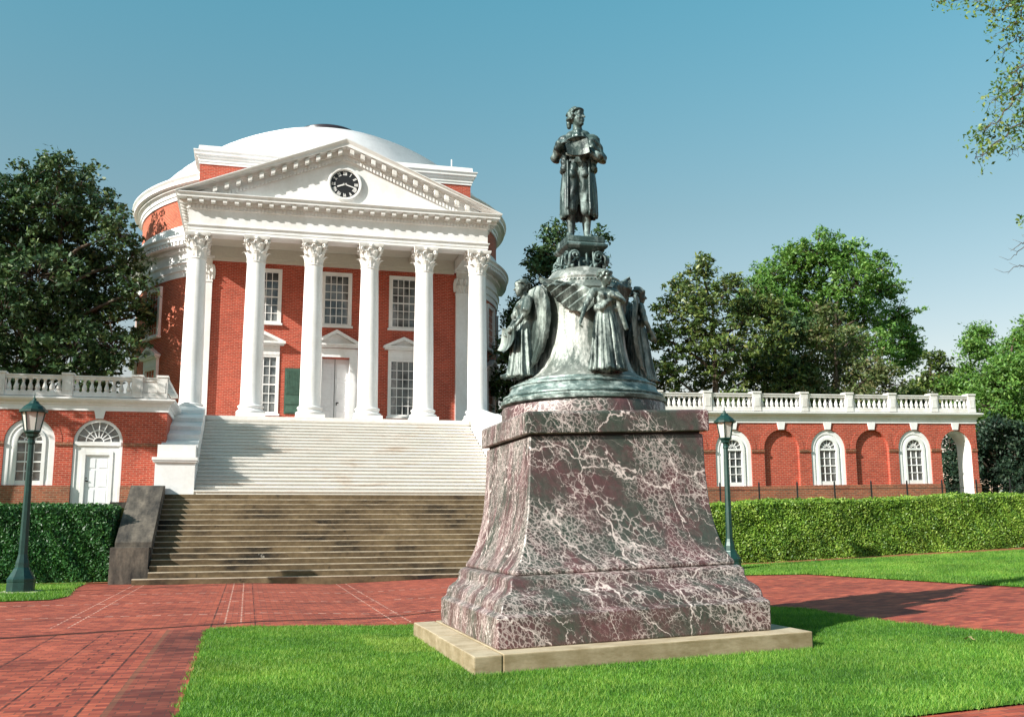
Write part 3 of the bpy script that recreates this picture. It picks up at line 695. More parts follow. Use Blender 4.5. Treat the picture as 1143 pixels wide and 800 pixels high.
def capital(mb, cx, cy, z0, R, H):
    mb.lathe([(R*0.98, z0-0.06), (R*1.08, z0-0.05), (R*1.08, z0-0.01), (R, z0), (R*1.0, z0+H*0.5), (R*1.22, z0+H*0.86)], cx, cy, 20)
    for k in range(8): leaf(mb, k*PI/4, R*1.0, z0, H*0.40, R*0.78, 0.17, cx, cy)
    for k in range(8): leaf(mb, (k+0.5)*PI/4, R*1.02, z0+0.05, H*0.66, R*0.72, 0.19, cx, cy)
    for k in range(4):
        F = Frame(cx, cy, PI/4+k*PI/2)
        for s_ in (-1, 1):
            pts, rad = [], []
            for i in range(13):
                t = i/12
                if t < 0.5: d, z = R*(0.95+t*2*0.62), z0+H*(0.50+t*2*0.33)
                else:
                    a = (t-0.5)*2*1.5*PI; rr = 0.085*(1-0.6*(t-0.5)*2); d, z = R*1.55+math.sin(a)*rr, z0+H*0.76+math.cos(a)*rr
                pts.append(F(s_*(0.10-0.07*t), d, z)); rad.append(0.035)
            mb.tube(pts, rad, 6)
        Ff = Frame(cx, cy, k*PI/2)
        mb.tube([Ff(-0.16, R*1.08, z0+H*0.62), Ff(-0.07, R*1.2, z0+H*0.82), Ff(0, R*1.3, z0+H*0.80)], [0.03, 0.03, 0.035], 5); mb.tube([Ff(0.16, R*1.08, z0+H*0.62), Ff(0.07, R*1.2, z0+H*0.82), Ff(0, R*1.3, z0+H*0.80)], [0.03, 0.03, 0.035], 5)
        mb.lathe([(0.001, -0.05), (0.07, -0.03), (0.08, 0.0), (0.07, 0.03), (0.001, 0.05)], 0, 0, 8, F=lambda x, y, z, Ff=Ff: Ff(x, R*1.42+z, z0+H*0.91+y))
    P_ = []
    for k in range(4):
        a = PI/4+k*PI/2
        for t in np.linspace(-1, 1, 7)[:-1]:
            ang = k*PI/2+t*PI/4; base_r = R*1.32+ (abs(t)**2.2)*(R*1.95-R*1.32)
            P_.append((cx+math.sin(ang)*base_r, cy-math.cos(ang)*base_r))
    n = len(mb.v); m = len(P_)
    for z, s_ in ((z0+H*0.86, 0.95), (z0+H*0.92, 1.0), (z0+H, 1.03)):
        for x, y in P_: mb.v.append((cx+(x-cx)*s_, cy+(y-cy)*s_, z))
    for j in range(2):
        for i in range(m): mb.f.append((n+j*m+i, n+j*m+(i+1) % m, n+(j+1)*m+(i+1) % m, n+(j+1)*m+i))
    mb.f.append(tuple(n+2*m+i for i in range(m))); mb.f.append(tuple(n+i for i in reversed(range(m))))
for x0, x1 in ((9.08, 9.80), (-2.68, -1.92)):
    mb = MB(); mb.box(x0, x1, 0.0, 0.16, FL, 12.3, FB); mb.box(x0-0.05, x1+0.05, 0.0, 0.22, FL, FL+0.35, FB); mb.box(x0-0.02, x1+0.02, 0.0, 0.19, 12.28, 12.36, FB)
    mb.box(x0-0.06, x1+0.06, 0, 0.26, 13.36, 13.45, FB)
    an = mb.build('pilaster', 'white_paint', rot)
    mb = MB(); mb.box(x0+0.03, x1-0.03, 0, 0.14, 12.36, 13.37, FB)
    for row, (zz, hh, oo) in enumerate(((12.36, 0.4, 0), (12.42, 0.64, 0.5))):
        for k in range(3 if row == 0 else 4):
            F2 = Frame(x0+(x1-x0)*((k+0.5)/3 if row == 0 else k/3), BY, 0); leaf(mb, 0, 0.15, zz, hh, 0.25, 0.13, F2.x, F2.y)
    mb.build('capital', 'old_white', an)

# --- portico floor and podium
mb = MB(); mb.box(-3.03, 10.12, 41.05, BY+0.1, FL-0.18, FL); mb.box(-3.0, 10.09, 41.1, BY+6, 2.2, FL-0.18); mb.build('portico_floor', 'marble_steps', rot)

# --- columns
COLX = [-2.42+2.36*i for i in range(6)]; CY = 41.80
def column_meshes():
    mb = MB(); z = FL
    mb.box(-0.58, 0.58, -0.58, 0.58, z, z+0.16)
    mb.lathe([(0.56, z+0.16), (0.585, z+0.20), (0.585, z+0.25), (0.55, z+0.29), (0.49, z+0.30), (0.475, z+0.35), (0.50, z+0.40), (0.525, z+0.42), (0.525, z+0.47), (0.49, z+0.50), (0.455, z+0.51)], 0, 0, 32)
    base = mb; sh = MB(); H = 12.44-(FL+0.5); P_ = [(0.455, z+0.5), (0.435, z+0.56)]
    for i in range(1, 12):
        t = i/11; P_.append((0.43-0.062*t**1.8, z+0.56+(H-0.1)*t))
    sh.lathe(P_, 0, 0, 40)
    cp = MB(); capital(cp, 0, 0, 12.44, 0.37, 1.01)
    return base, sh, cp
base, sh, cp = column_meshes(); first = None
for i, x in enumerate(COLX):
    if first is None:
        off = lambda X, Y, Z: (X+x, Y+CY, Z)
        s_ = sh.build('column', 'white_paint', rot, warp=off, autos=40)
        b1 = base.build('column_base', 'white_paint', s_, warp=off, autos=40)
        c1 = cp.build('capital', 'old_white', s_, warp=off)
        first = s_
    else:
        c_ = copy_tree(first, rot); c_.location = (x-COLX[0], 0, 0)

# --- portico entablature
EX0, EX1, EY = COLX[0]-0.38, COLX[5]+0.38, CY-0.38
Z = 13.45
path = [(EX0, BY+3.5), (EX0, EY), (EX1, EY), (EX1, BY+3.5)]
ent = [(-0.76, Z), (0.0, Z), (0.0, Z+0.12), (0.02, Z+0.13), (0.02, Z+0.26), (0.08, Z+0.31), (0.08, Z+0.345), (0.0, Z+0.36), (0.0, Z+0.98), (0.05, Z+1.01), (0.05, Z+1.17), (0.11, Z+1.20), (0.11, Z+1.36), (0.46, Z+1.37), (0.46, Z+1.48), (0.54, Z+1.54), (0.54, Z+1.57), (-0.76, Z+1.58)]
mb = MB(); mb.sweep(path, ent); mb.build('entablature', 'white_paint', rot, recalc=True)
# architrave beam on the wall and ceiling
mb = MB(); mb.box(EX0+0.77, EX1-0.77, BY-0.22, BY-0.005, 13.45, 13.95); mb.box(EX0+0.762, EX1-0.762, BY-0.12, BY-0.004, 13.28, 13.447)
mb.box(EX0+0.78, EX1-0.78, EY+0.78, BY-0.23, 13.90, 13.98)
for k in range(1, 5):
    x = (COLX[k]); mb.box(x-0.2, x+0.2, EY+0.77, BY-0.225, 13.62, 13.9)
for i in (1, 2, 3): mb.box(EX0+0.77, EX1-0.77, EY+0.765+0.0+(i-1)*0.0, EY+0.80+i*0.02, 13.46+i*0.10, 13.50+i*0.10)
mb.build('portico_ceiling', 'ceiling_cream', rot)
# dentils and modillions round the three sides, one part each
mb = MB(); md = MB()
L = EX1-EX0
n = int(L/0.145)
for i in range(n+1):
    x = EX0+0.03+i*(L-0.06)/n; mb.box(x-0.042, x+0.042, 0.05, 0.11, Z+1.03, Z+1.17, Frame(0, EY, 0))
n = 27
for i in range(n+1):
    x = EX0+0.02+i*(L-0.04)/n; md.box(x-0.085, x+0.085, 0.11, 0.40, Z+1.215, Z+1.362, Frame(0, EY, 0))
for sx, a in ((EX0, -PI/2), (EX1, PI/2)):
    F = Frame(sx, 0, a); yy = np.arange(EY+0.1, BY+3, 0.145)
    for y in yy: mb.box(*( (-y-0.042, -y+0.042) if a < 0 else (y-0.042, y+0.042)), 0.05, 0.11, Z+1.03, Z+1.17, F)
    for y in np.arange(EY+0.05, BY+3, 0.458): md.box(*( (-y-0.085, -y+0.085) if a < 0 else (y-0.085, y+0.085)), 0.11, 0.40, Z+1.215, Z+1.362, F)
mb.build('dentils', 'white_paint', rot)['kind'] = 'stuff'; each8(md, 'modillion', 'old_white', rot)

# --- pediment
PCX = (EX0+EX1)/2; HW = L/2+0.54; ZB = Z+1.58; SL = 2.82/HW
def rake(d, dz): return ZB+SL*(HW-d)+dz
mb = MB()
mb.quad((EX0-0.3, EY+0.0, ZB-0.01), (EX1+0.3, EY+0.0, ZB-0.01), (EX1+0.3, EY, rake(L/2+0.3, -0.2)), (PCX, EY, rake(0, -0.2)), (EX0-0.3, EY, rake(L/2+0.3, -0.2)))
mb.build('tympanum', 'white_paint', rot)
rp = [(-0.30, -0.90), (0.02, -0.90), (0.02, -0.80), (0.05, -0.77), (0.05, -0.58), (0.11, -0.55), (0.11, -0.32), (0.46, -0.30), (0.46, -0.16), (0.56, -0.03), (0.56, 0.0), (-0.30, 0.0)]
mb = MB()
for s_ in (-1, 1):
    n0 = len(mb.v)
    for d in (HW, 0):
        for o, dz in rp: mb.v.append((PCX+s_*d, EY-o, max(rake(d, dz), ZB-0.04 if d > 1 else -99)))
    m_ = len(rp)
    for j in range(m_):
        j2 = (j+1) % m_; mb.f.append((n0+j, n0+j2, n0+m_+j2, n0+m_+j))
mb.build('raking_cornice', 'white_paint', rot, recalc=True)
mb = MB(); md = MB()
def rbox(mb, d, hw, o0, o1, dz0, dz1, s_):
    n0 = len(mb.v)
    for dz in (dz0, dz1):
        for dd_, o in ((d-hw, o0), (d+hw, o0), (d+hw, o1), (d-hw, o1)): mb.v.append((PCX+s_*dd_, EY-o, rake(dd_, dz)))
    mb.f += [tuple(n0+i for i in t) for t in [(0, 3, 2, 1), (4, 5, 6, 7), (0, 1, 5, 4), (1, 2, 6, 5), (2, 3, 7, 6), (3, 0, 4, 7)]]
for s_ in (-1, 1):
    for i in range(100):
        d = 0.07+i*0.145
        if rake(d, -0.8) > ZB: rbox(mb, d, 0.042, 0.05, 0.11, -0.76, -0.60, s_)
    for i in range(30):
        d = 0.25+i*0.458
        if rake(d, -0.55) > ZB: rbox(md, d, 0.085, 0.11, 0.40, -0.52, -0.315, s_)
mb.build('dentils', 'white_paint', rot, recalc=True)['kind'] = 'stuff'; each8(md, 'modillion', 'old_white', rot)
mb = MB()
for s_ in (-1, 1):
    q = [(PCX+s_*HW, EY-0.55, ZB+0.012), (PCX, EY-0.55, rake(0, 0.012)), (PCX, BY+0.1, rake(0, 0.012)), (PCX+s_*HW, BY+0.1, ZB+0.012)]
    mb.quad(*(q if s_ > 0 else q[::-1]))
    q2 = [(x, y, z-0.03) for x, y, z in q]; mb.quad(*(q2[::-1] if s_ > 0 else q2))
mb.build('portico_roof', 'roof_white', rot)
# clock
FC = Frame(PCX, EY, 0); CZ = 15.98
def disc(mb, r0, r1, d0, d1, F, cz, n=40):
    mb.lathe([(r0, d0), (r1, d0), (r1, d1), (r0, d1)] if r0 > 0 else [(0.0, d0), (r1, d0), (r1, d1), (0.0, d1)], 0, 0, n, cap=False, closed=r0 > 0, F=lambda x, y, z: F(x, z, cz-y))
mb = MB(); disc(mb, 0.60, 0.74, 0.0, 0.10, FC, CZ); disc(mb, 0.64, 0.70, 0.10, 0.13, FC, CZ); ck = mb.build('clock', 'white_paint', rot, recalc=True)
mb = MB(); disc(mb, 0, 0.61, 0.0, 0.04, FC, CZ); mb.build('clock_face', 'black', ck, recalc=True)
mb = MB()
for k, txt in enumerate(['XII', 'I', 'II', 'III', 'IIII', 'V', 'VI', 'VII', 'VIII', 'IX', 'X', 'XI']):
    a = k*PI/6; widths = {'I': 0.042, 'V': 0.085, 'X': 0.09}; tot = sum(widths[c] for c in txt); u = -tot/2
    k_ = min(1.0, 0.21/tot)
    for ch in txt:
        w_ = widths[ch]; segs = {'I': [((w_/2, 0), (w_/2, 1))], 'V': [((0.01, 1), (w_/2, 0)), ((w_-0.01, 1), (w_/2, 0))], 'X': [((0.01, 0), (w_-0.01, 1)), ((w_-0.01, 0), (0.01, 1))]}[ch]
        for (ua, ta), (ub, tb) in segs:
            P_ = []
            for uu, tt in ((ua, ta), (ub, tb)):
                x, rr = (u+uu)*k_, 0.40+0.16*tt; P_.append((x*math.cos(a)+rr*math.sin(a), -x*math.sin(a)+rr*math.cos(a)))
            mb.bar(FC(P_[0][0], 0.045, CZ+P_[0][1]), FC(P_[1][0], 0.045, CZ+P_[1][1]), 0.024*k_+0.004, 0.01, up=(0, 1, 0))
        u += w_
mb.build('numerals', 'white_paint', ck)
mb = MB()
for ang, ln, w_ in ((249, 0.34, 0.06), (108, 0.52, 0.045)):
    a = math.radians(ang); t0 = (-0.08*math.sin(a), -0.08*math.cos(a)); mb.bar(FC(t0[0], 0.06, CZ+t0[1]), FC(ln*math.sin(a), 0.06, CZ+ln*math.cos(a)), w_, 0.012, up=(0, 1, 0))
mb.build('clock_hands', 'white_paint', ck)

# ------------------------------------------------------------ marble staircase with its cheek blocks
st = empty('marble_staircase', (3.5, 38, 2.64), 'wide flight of white marble steps leading up to the portico', 'stairs')
SX0, SX1 = -1.77, 8.87
def steps(mb, x0, x1, y0, z0, n, rise, tread, yend, nose=0.03):
    for k in range(n):
        y = y0+k*tread; zt = z0+(k+1)*rise
        mb.box(x0, x1, y+(nose > 0)*0.012, y+tread+(0.02 if k < n-1 else yend-y-tread), z0 if k == 0 else zt-rise-0.001, zt-0.045)
        mb.box(x0, x1, y-nose, y+tread-nose-0.001 if k < n-1 else yend, zt-0.044, zt)
mb = MB(); steps(mb, SX0, SX1, 34.92, 2.64, 23, 0.143, 0.296, 41.04, 0.035); mb.box(SX0-1.2, SX1+1.2, 34.72, 34.9, 2.40, 2.62)
mb.build('steps', 'marble_steps', st)
for x0, x1 in ((-3.03, SX0-0.003), (SX1+0.003, 10.1)):
    mb = MB(); c0, c1 = 34.9, 36.0
    mb.box(x0, x1, c0, c1, 2.3, 3.70); mb.box(x0-0.07, x1+0.05, c0-0.07, c1, 3.70, 3.76); mb.box(x0-0.10, x1+0.08, c0-0.10, c1, 3.762, 3.86)
    mb.box(x0+0.05, x1-0.0, c0+0.08, c1+0.3, 3.86, 4.28)
    y = c1; z = 4.28; ys = [36.3, 37.2, 38.1, 39.0, 39.9, 40.9]
    for k in range(5):
        z0_, z1_ = 4.30+k*0.40, 4.30+k*0.40+0.28
        a, b_ = ys[k], ys[k+1]; n0 = len(mb.v)
        for xx in (x0+0.05, x1): 
            mb.v += [(xx, a, 2.6), (xx, b_, 2.6), (xx, b_, z1_+0.06), (xx, a, z0_+0.10)]
        mb.f += [tuple(n0+i for i in t) for t in [(0, 1, 2, 3), (7, 6, 5, 4), (0, 3, 7, 4), (3, 2, 6, 7), (2, 1, 5, 6)]]
    mb.box(x0+0.05, x1, 36.0, 36.3, 2.6, 4.28)
    n0 = len(mb.v); xm = (x0+x1)/2
    mb.v += [(x0+0.12, 40.9, 6.0), (x1-0.08, 40.9, 6.0), (x1-0.08, 41.02, 6.0), (x0+0.12, 41.02, 6.0), (x0+0.12, 40.9, 6.22), (x1-0.08, 40.9, 6.22), (x1-0.08, 41.02, 6.22), (x0+0.12, 41.02, 6.22), (xm-0.15, 40.9, 6.42), (xm-0.15, 41.02, 6.42)]
    mb.f += [tuple(n0+i for i in t) for t in [(0, 1, 5, 8, 4), (3, 7, 9, 6, 2), (4, 8, 9, 7), (8, 5, 6, 9), (0, 4, 7, 3), (1, 2, 6, 5)]]
    mb.build('cheek_block', 'white_paint', st, recalc=True)

# ------------------------------------------------------------ brown stone staircase
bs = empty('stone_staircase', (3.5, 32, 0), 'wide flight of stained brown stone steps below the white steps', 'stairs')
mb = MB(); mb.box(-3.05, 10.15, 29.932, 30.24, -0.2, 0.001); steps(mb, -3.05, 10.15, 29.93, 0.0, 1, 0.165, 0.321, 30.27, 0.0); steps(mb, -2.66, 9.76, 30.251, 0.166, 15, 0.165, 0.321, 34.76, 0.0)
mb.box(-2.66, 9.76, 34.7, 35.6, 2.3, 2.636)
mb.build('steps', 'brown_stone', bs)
for k in range(16):          # pale strip along each tread edge, painted as an edge catching the sun
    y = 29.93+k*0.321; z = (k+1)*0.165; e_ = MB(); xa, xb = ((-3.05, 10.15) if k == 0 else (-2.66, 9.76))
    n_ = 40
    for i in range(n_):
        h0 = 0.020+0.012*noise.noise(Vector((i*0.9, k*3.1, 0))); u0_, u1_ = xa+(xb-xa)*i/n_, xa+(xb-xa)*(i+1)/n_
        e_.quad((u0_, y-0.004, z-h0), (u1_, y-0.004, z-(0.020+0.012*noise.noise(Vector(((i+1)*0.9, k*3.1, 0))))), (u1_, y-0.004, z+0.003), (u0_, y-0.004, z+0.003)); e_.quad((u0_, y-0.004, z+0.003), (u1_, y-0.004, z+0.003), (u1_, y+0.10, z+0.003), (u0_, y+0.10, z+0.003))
    e_.build('lit_edge', 'lit_edge_stone', bs)
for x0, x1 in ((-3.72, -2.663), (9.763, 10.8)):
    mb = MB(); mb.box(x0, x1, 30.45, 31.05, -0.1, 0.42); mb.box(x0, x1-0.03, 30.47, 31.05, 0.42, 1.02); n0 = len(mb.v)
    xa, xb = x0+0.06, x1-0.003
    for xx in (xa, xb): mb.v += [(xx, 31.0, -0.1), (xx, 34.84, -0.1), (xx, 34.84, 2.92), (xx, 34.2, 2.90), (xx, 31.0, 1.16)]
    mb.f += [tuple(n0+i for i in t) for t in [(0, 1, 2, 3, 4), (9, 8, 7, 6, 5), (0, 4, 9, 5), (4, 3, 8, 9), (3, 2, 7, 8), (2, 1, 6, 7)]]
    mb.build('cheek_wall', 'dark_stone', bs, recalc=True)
# ------------------------------------------------------------ terrace wings
WY = 36.6
FW = Frame(0, WY, 0)
SPR = 4.45
def baluster_mesh():
    mb = MB(); mb.box(-0.075, 0.075, -0.075, 0.075, 0, 0.05); mb.lathe([(0.05, 0.05), (0.075, 0.09), (0.085, 0.14), (0.07, 0.2), (0.042, 0.29), (0.035, 0.34), (0.055, 0.36), (0.04, 0.38), (0.06, 0.42)], 0, 0, 10); mb.box(-0.07, 0.07, -0.07, 0.07, 0.42, 0.46); return mb
def wing(name, label, x0, x1, bays, posts, warp, solid_end=None, depth=4.6):
    w = empty(name, ((x0+x1)/2, WY+2, 2.2), label, 'building')
    mb = MB(); opens = []
    for cx, kind in bays:
        if kind == 'window': opens.append((cx, 0.79, 2.98, SPR, True))
        elif kind == 'niche': opens.append((cx, 0.79, 2.95, SPR, True))
        elif kind == 'door': opens.append((cx, 0.79, 2.2, SPR, True))
        elif kind == 'passage': opens.append((cx, 0.76, 2.2, SPR, True))
    wall_open(mb, x0, x1, 2.1, 5.52, opens, FW, 0.16)
    pas = [o for o, (c, k) in zip(opens, bays) if k == 'passage']
    AD = 0.92; xe = pas[0][0]-1.05 if pas else x1
    mbk = MB()
    if pas: wall_open(mbk, -x1, -xe, 2.1, 5.52, [(-o[0],)+o[1:] for o in pas], Frame(0, WY+AD, PI), 0.02)
    mbk.quad((xe, WY+depth, 2.1), (x0, WY+depth, 2.1), (x0, WY+depth, 5.52), (xe, WY+depth, 5.52))
    if pas: mb.quad((xe, WY+AD, 2.1), (xe, WY+depth, 2.1), (xe, WY+depth, 5.52), (xe, WY+AD, 5.52))
    e1 = WY+(AD if pas else depth)
    mb.quad((x1, WY, 2.1), (x1, e1, 2.1), (x1, e1, 5.52), (x1, WY, 5.52)); mb.quad((x0, WY+depth, 2.1), (x0, WY, 2.1), (x0, WY, 5.52), (x0, WY+depth, 5.52))
    n0 = len(mb.v); mb.v += mbk.v; mb.f += [tuple(n0+i for i in f) for f in mbk.f]
    for cx, kind in bays:        # brick back of the blind niches
        if kind == 'niche': mb.quad(FW(cx-0.8, -0.14, 2.9), FW(cx+0.8, -0.14, 2.9), FW(cx+0.8, -0.14, 5.3), FW(cx-0.8, -0.14, 5.3))
    mb.build('wall', 'brick', w, warp=warp)
    # string course and plinth between openings
    sc_, pl = MB(), MB(); cur = x0
    for (cx, hw, *_), (c2, kind) in list(zip(opens, bays))+[((x1+0.79, 0.79), (0, 'end'))]:
        sc_.box(cur, cx-hw, 0.0, 0.05, SPR-0.10, SPR-0.02, FW)
        sc_.box(cur, cx-hw, 0.0, 0.035, SPR-0.14, SPR-0.102, FW)
        cur = cx+hw
    cur = x0
    for (cx, hw, *_), (c2, kind) in zip(opens, bays):
        if kind in ('door', 'passage'):
            pl.box(cur, cx-hw, -0.1, 0.09, 2.1, 2.93, FW); pl.box(cur, cx-hw, -0.05, 0.05, 2.93, 2.975, FW); cur = cx+hw
    pl.box(cur, x1, -0.1, 0.09, 2.1, 2.93, FW); pl.box(cur, x1, -0.05, 0.05, 2.93, 2.975, FW)
    pl.build('plinth', 'plinth_brick', w, warp=warp); sc_.build('string_course', 'plinth_brick', w, warp=warp)
    # arch rings in rubbed brick
    for cx, hw, zb, zs, _ in opens: ar = MB(); ring(ar, cx, zs, zs, hw+0.22, hw+0.005, 0, 0.012, FW); ar.build('brick_arch', 'brick', w, warp=warp)
    for cx, kind in bays:
        ks = MB()
        z0_, z1_ = SPR+0.80, 5.55; n0 = len(ks.v)
        for d in (-0.1, 0.06):
            ks.v += [FW(cx-0.12, d, z0_), FW(cx+0.12, d, z0_), FW(cx+0.185, d, z1_), FW(cx-0.185, d, z1_)]
        ks.f += [tuple(n0+i for i in t) for t in [(0, 1, 2, 3), (7, 6, 5, 4), (0, 4, 5, 1), (1, 5, 6, 2), (3, 7, 4, 0)]]
        ks.build('keystone', 'white_paint', w, warp=warp, recalc=True)
    # white fascia, cornice
    cor = [(-0.2, 5.52), (0.04, 5.52), (0.04, 5.70), (0.08, 5.72), (0.08, 5.76), (0.22, 5.84), (0.26, 5.90), (0.26, 5.95), (0.10, 5.98), (-0.2, 5.99)]
    mb = MB(); mb.sweep([(x0, WY+depth), (x0, WY), (x1, WY), (x1, e1)], cor); mb.box(x0+0.15, (xe if pas else x1)-0.15, WY+0.15, WY+depth, 5.6, 5.93); (mb.box(xe-0.15, x1-0.15, WY+0.15, e1, 5.6, 5.93) if pas else None); mb.build('cornice', 'white_paint', w, warp=warp, recalc=True)
    # balustrade
    yb = WY-0.02
    mb = MB(); mb.box(x0, x1, yb-0.12, yb+0.14, 5.99, 6.14); 
    if solid_end: mb.box(solid_end[0], solid_end[1], yb-0.06, yb+0.10, 6.14, 6.58); mb.box(solid_end[0]+0.12, solid_end[1]-0.12, yb-0.075, yb-0.06, 6.2, 6.52)
    mb.box(x0, x1, yb-0.10, yb+0.13, 6.58, 6.66); mb.box(x0, x1, yb-0.13, yb+0.16, 6.662, 6.71)
    for xq in ((x1-0.25, x1),):
        mb.box(xq[0], xq[1], yb+0.14, e1, 5.99, 6.14); mb.box(xq[0], xq[1], yb+0.16, e1, 6.58, 6.708)
    mb.build('balustrade_rail', 'old_white', w, warp=warp)
    pm = MB(); pm.box(-0.17, 0.17, -0.15, 0.17, 6.0, 6.72); pm.box(-0.20, 0.20, -0.18, 0.20, 6.722, 6.79); pm.box(-0.11, 0.11, -0.165, -0.15, 6.18, 6.54)
    for px in posts: pm.build('balustrade_post', 'old_white', w, warp=lambda X, Y, Z: warp(X+px, Y+yb, Z))
    bm_ = baluster_mesh(); proto = None
    spans = [(x0, posts[0])]+list(zip(posts[:-1], posts[1:]))+[(posts[-1], x1)]
    for a, b_ in spans:
        if b_-a < 0.8 or (solid_end and a > solid_end[0]-0.6 and b_ < solid_end[1]+0.6): continue
        n = int(round((b_-a-0.34)/0.235))
        for i in range(n):
            x = a+0.17+(b_-a-0.34)*(i+0.5)/n; zz = warp(x, 0, 0)[2]
            if proto is None:
                proto = bm_.build('baluster', 'old_white', w, warp=lambda X, Y, Z: (X+x, Y+yb, Z+6.135+zz), autos=40); px0, pz0 = x, zz
            else:
                c_ = proto.copy(); COL.objects.link(c_); c_.parent = w; c_.location = (x-px0, 0, zz-pz0)
    # bays
    for cx, kind in bays:
        if kind == 'window':
            f = MB(); ring(f, cx, 2.985, SPR, 0.785, 0.62, -0.15, -0.035, FW); ring(f, cx, 2.985, SPR, 0.62, 0.50, -0.15, -0.06, FW); ring(f, cx, 2.985, SPR, 0.50, 0.385, -0.15, -0.02, FW)
            f.box(cx-0.785, cx+0.785, -0.155, -0.05, 2.985, 3.14, FW)
            f.box(cx-0.385, cx+0.385, -0.13, -0.045, SPR-0.05, SPR+0.03, FW)
            wi = f.build('window', 'white_paint', w, warp=warp)
            p_ = MB(); top = arch_pts(cx, 0.39, SPR); p_.quad(*([FW(cx-0.39, -0.125, 3.1)]+[FW(u, -0.125, z) for u, z in top]+[FW(cx+0.39, -0.125, 3.1)])[::-1]); p_.build('pane', 'glass', wi, warp=warp, recalc=False)
            s_ = MB(); t = 0.014
            for i in (-1, 0, 1):
                if i: s_.box(cx+i*0.385/1.5*0.5-t, cx+i*0.385/1.5*0.5+t, -0.124, -0.09, 3.14, SPR, FW)
            for j in range(1, 4): z = 3.14+(SPR-0.05-3.14)*j/4; s_.box(cx-0.385, cx+0.385, -0.1235, -0.088, z-(0.024 if j == 2 else t), z+(0.024 if j == 2 else t), FW)
            for k in range(1, 6):
                a = PI*k/6; s_.bar(FW(cx+0.08*math.cos(a), -0.105, SPR+0.03+0.08*math.sin(a)), FW(cx+0.385*math.cos(a), -0.105, SPR+0.385*math.sin(a)), 0.026, 0.03, up=(0, 1, 0))
            ring(s_, cx, SPR, SPR+0.01, 0.20, 0.17, -0.124, -0.09, FW, 10)
            s_.build('sash_bars', 'white_paint', wi, warp=warp)
        if kind == 'door':
            f = MB(); ring(f, cx, 2.26, SPR, 0.785, 0.69, -0.15, -0.03, FW); f.box(cx-0.74, cx+0.74, -0.15, -0.01, SPR-0.12, SPR+0.02, FW)
            for s1 in (-1, 1):
                a, b_ = sorted((cx+s1*0.69, cx+s1*0.40)); f.box(a, b_, -0.15, -0.06, 2.26, SPR-0.12, FW)
                a, b_ = sorted((cx+s1*0.50, cx+s1*0.38)); f.box(a, b_, -0.15, -0.035, 2.26, 4.13, FW)
            f.box(cx-0.69, cx+0.69, -0.15, -0.062, 4.13, SPR-0.12, FW); f.box(cx-0.50, cx+0.50, -0.15, -0.037, 4.02, 4.13, FW)
            fr = f.build('door_frame', 'white_paint', w, warp=warp)
            p_ = MB(); p_.quad(*[FW(u, -0.13, z) for u, z in arch_pts(cx, 0.70, SPR)][::-1]); p_.build('fanlight_pane', 'glass', fr, warp=warp)
            s_ = MB()
            for k in range(1, 8):
                a = PI*k/8; s_.bar(FW(cx+0.16*math.cos(a), -0.115, SPR+0.02+0.16*math.sin(a)), FW(cx+0.69*math.cos(a), -0.115, SPR+0.69*math.sin(a)), 0.03, 0.03, up=(0, 1, 0))
            ring(s_, cx, SPR, SPR+0.01, 0.42, 0.39, -0.13, -0.095, FW, 12); ring(s_, cx, SPR, SPR+0.01, 0.18, 0.15, -0.13, -0.093, FW, 10)
            s_.build('fanlight_bars', 'white_paint', fr, warp=warp)
            d_ = MB(); d_.box(cx-0.385, cx+0.385, -0.15, -0.11, 2.27, 4.02, FW)
            for px in (-0.19, 0.19):
                for z0_, z1_ in ((2.4, 2.85), (2.95, 3.5), (3.58, 3.9)):
                    d_.box(cx+px-0.13, cx+px+0.13, -0.11, -0.098, z0_, z1_, FW)
            dr = d_.build('door', 'door_white', w, warp=warp)
            k_ = MB(); k_.box(cx-0.34, cx-0.30, -0.11, -0.06, 3.12, 3.16, FW); k_.box(cx-0.33, cx-0.25, -0.08, -0.06, 3.12, 3.15, FW); k_.box(cx-0.34, cx-0.31, -0.11, -0.08, 3.22, 3.26, FW); k_.build('door_handle', 'metal_door_knob', dr, warp=warp)
            sl = MB(); sl.box(cx-0.85, cx+0.85, 0.0, 0.35, 2.1, 2.255, FW); sl.box(cx+0.55, cx+1.5, 0.02, 0.5, 2.1, 2.42, FW); sl.build('door_step', 'dark_stone', w, warp=warp)
        if kind == 'passage':
            m_ = MB(); P_ = [(cx-0.757, 2.1)]+arch_pts(cx, 0.757, SPR)+[(cx+0.757, 2.1)]
            for (ua, za), (ub, zb2) in zip(P_[:-1], P_[1:]):
                m_.quad(FW(ua, -0.02, za), FW(ua, -AD+0.01, za), FW(ub, -AD+0.01, zb2), FW(ub, -0.02, zb2))
            m_.build('passage_lining', 'white_paint', w, warp=warp)
    return w
wing('brick_wing', 'low red brick terrace wing left of the steps with white arched door', -14.6, -2.86, [(-13.65, 'window'), (-11.5, 'niche'), (-9.35, 'niche'), (-7.2, 'window'), (-5.05, 'door')][0:], [-12.5, -10.4, -8.25, -6.12, -3.88, -3.06], lambda x, y, z: (x, y, z), solid_end=(-3.88, -3.06))
wing('brick_wing', 'long red brick terrace wing right of the monument ending in open arch', 10.1, 30.25, [(12.35, 'window'), (14.5, 'niche'), (16.62, 'niche'), (18.75, 'window'), (20.9, 'niche'), (23.03, 'window'), (25.1, 'niche'), (27.15, 'window'), (29.2, 'passage')], [11.3, 13.4, 15.5, 17.62, 19.8, 21.95, 24.05, 26.1, 28.15, 30.03], lambda x, y, z: (x, y, z+0.0175*(x-13.5)))
# extra passage filling: ground seen through the open arch is the terrace

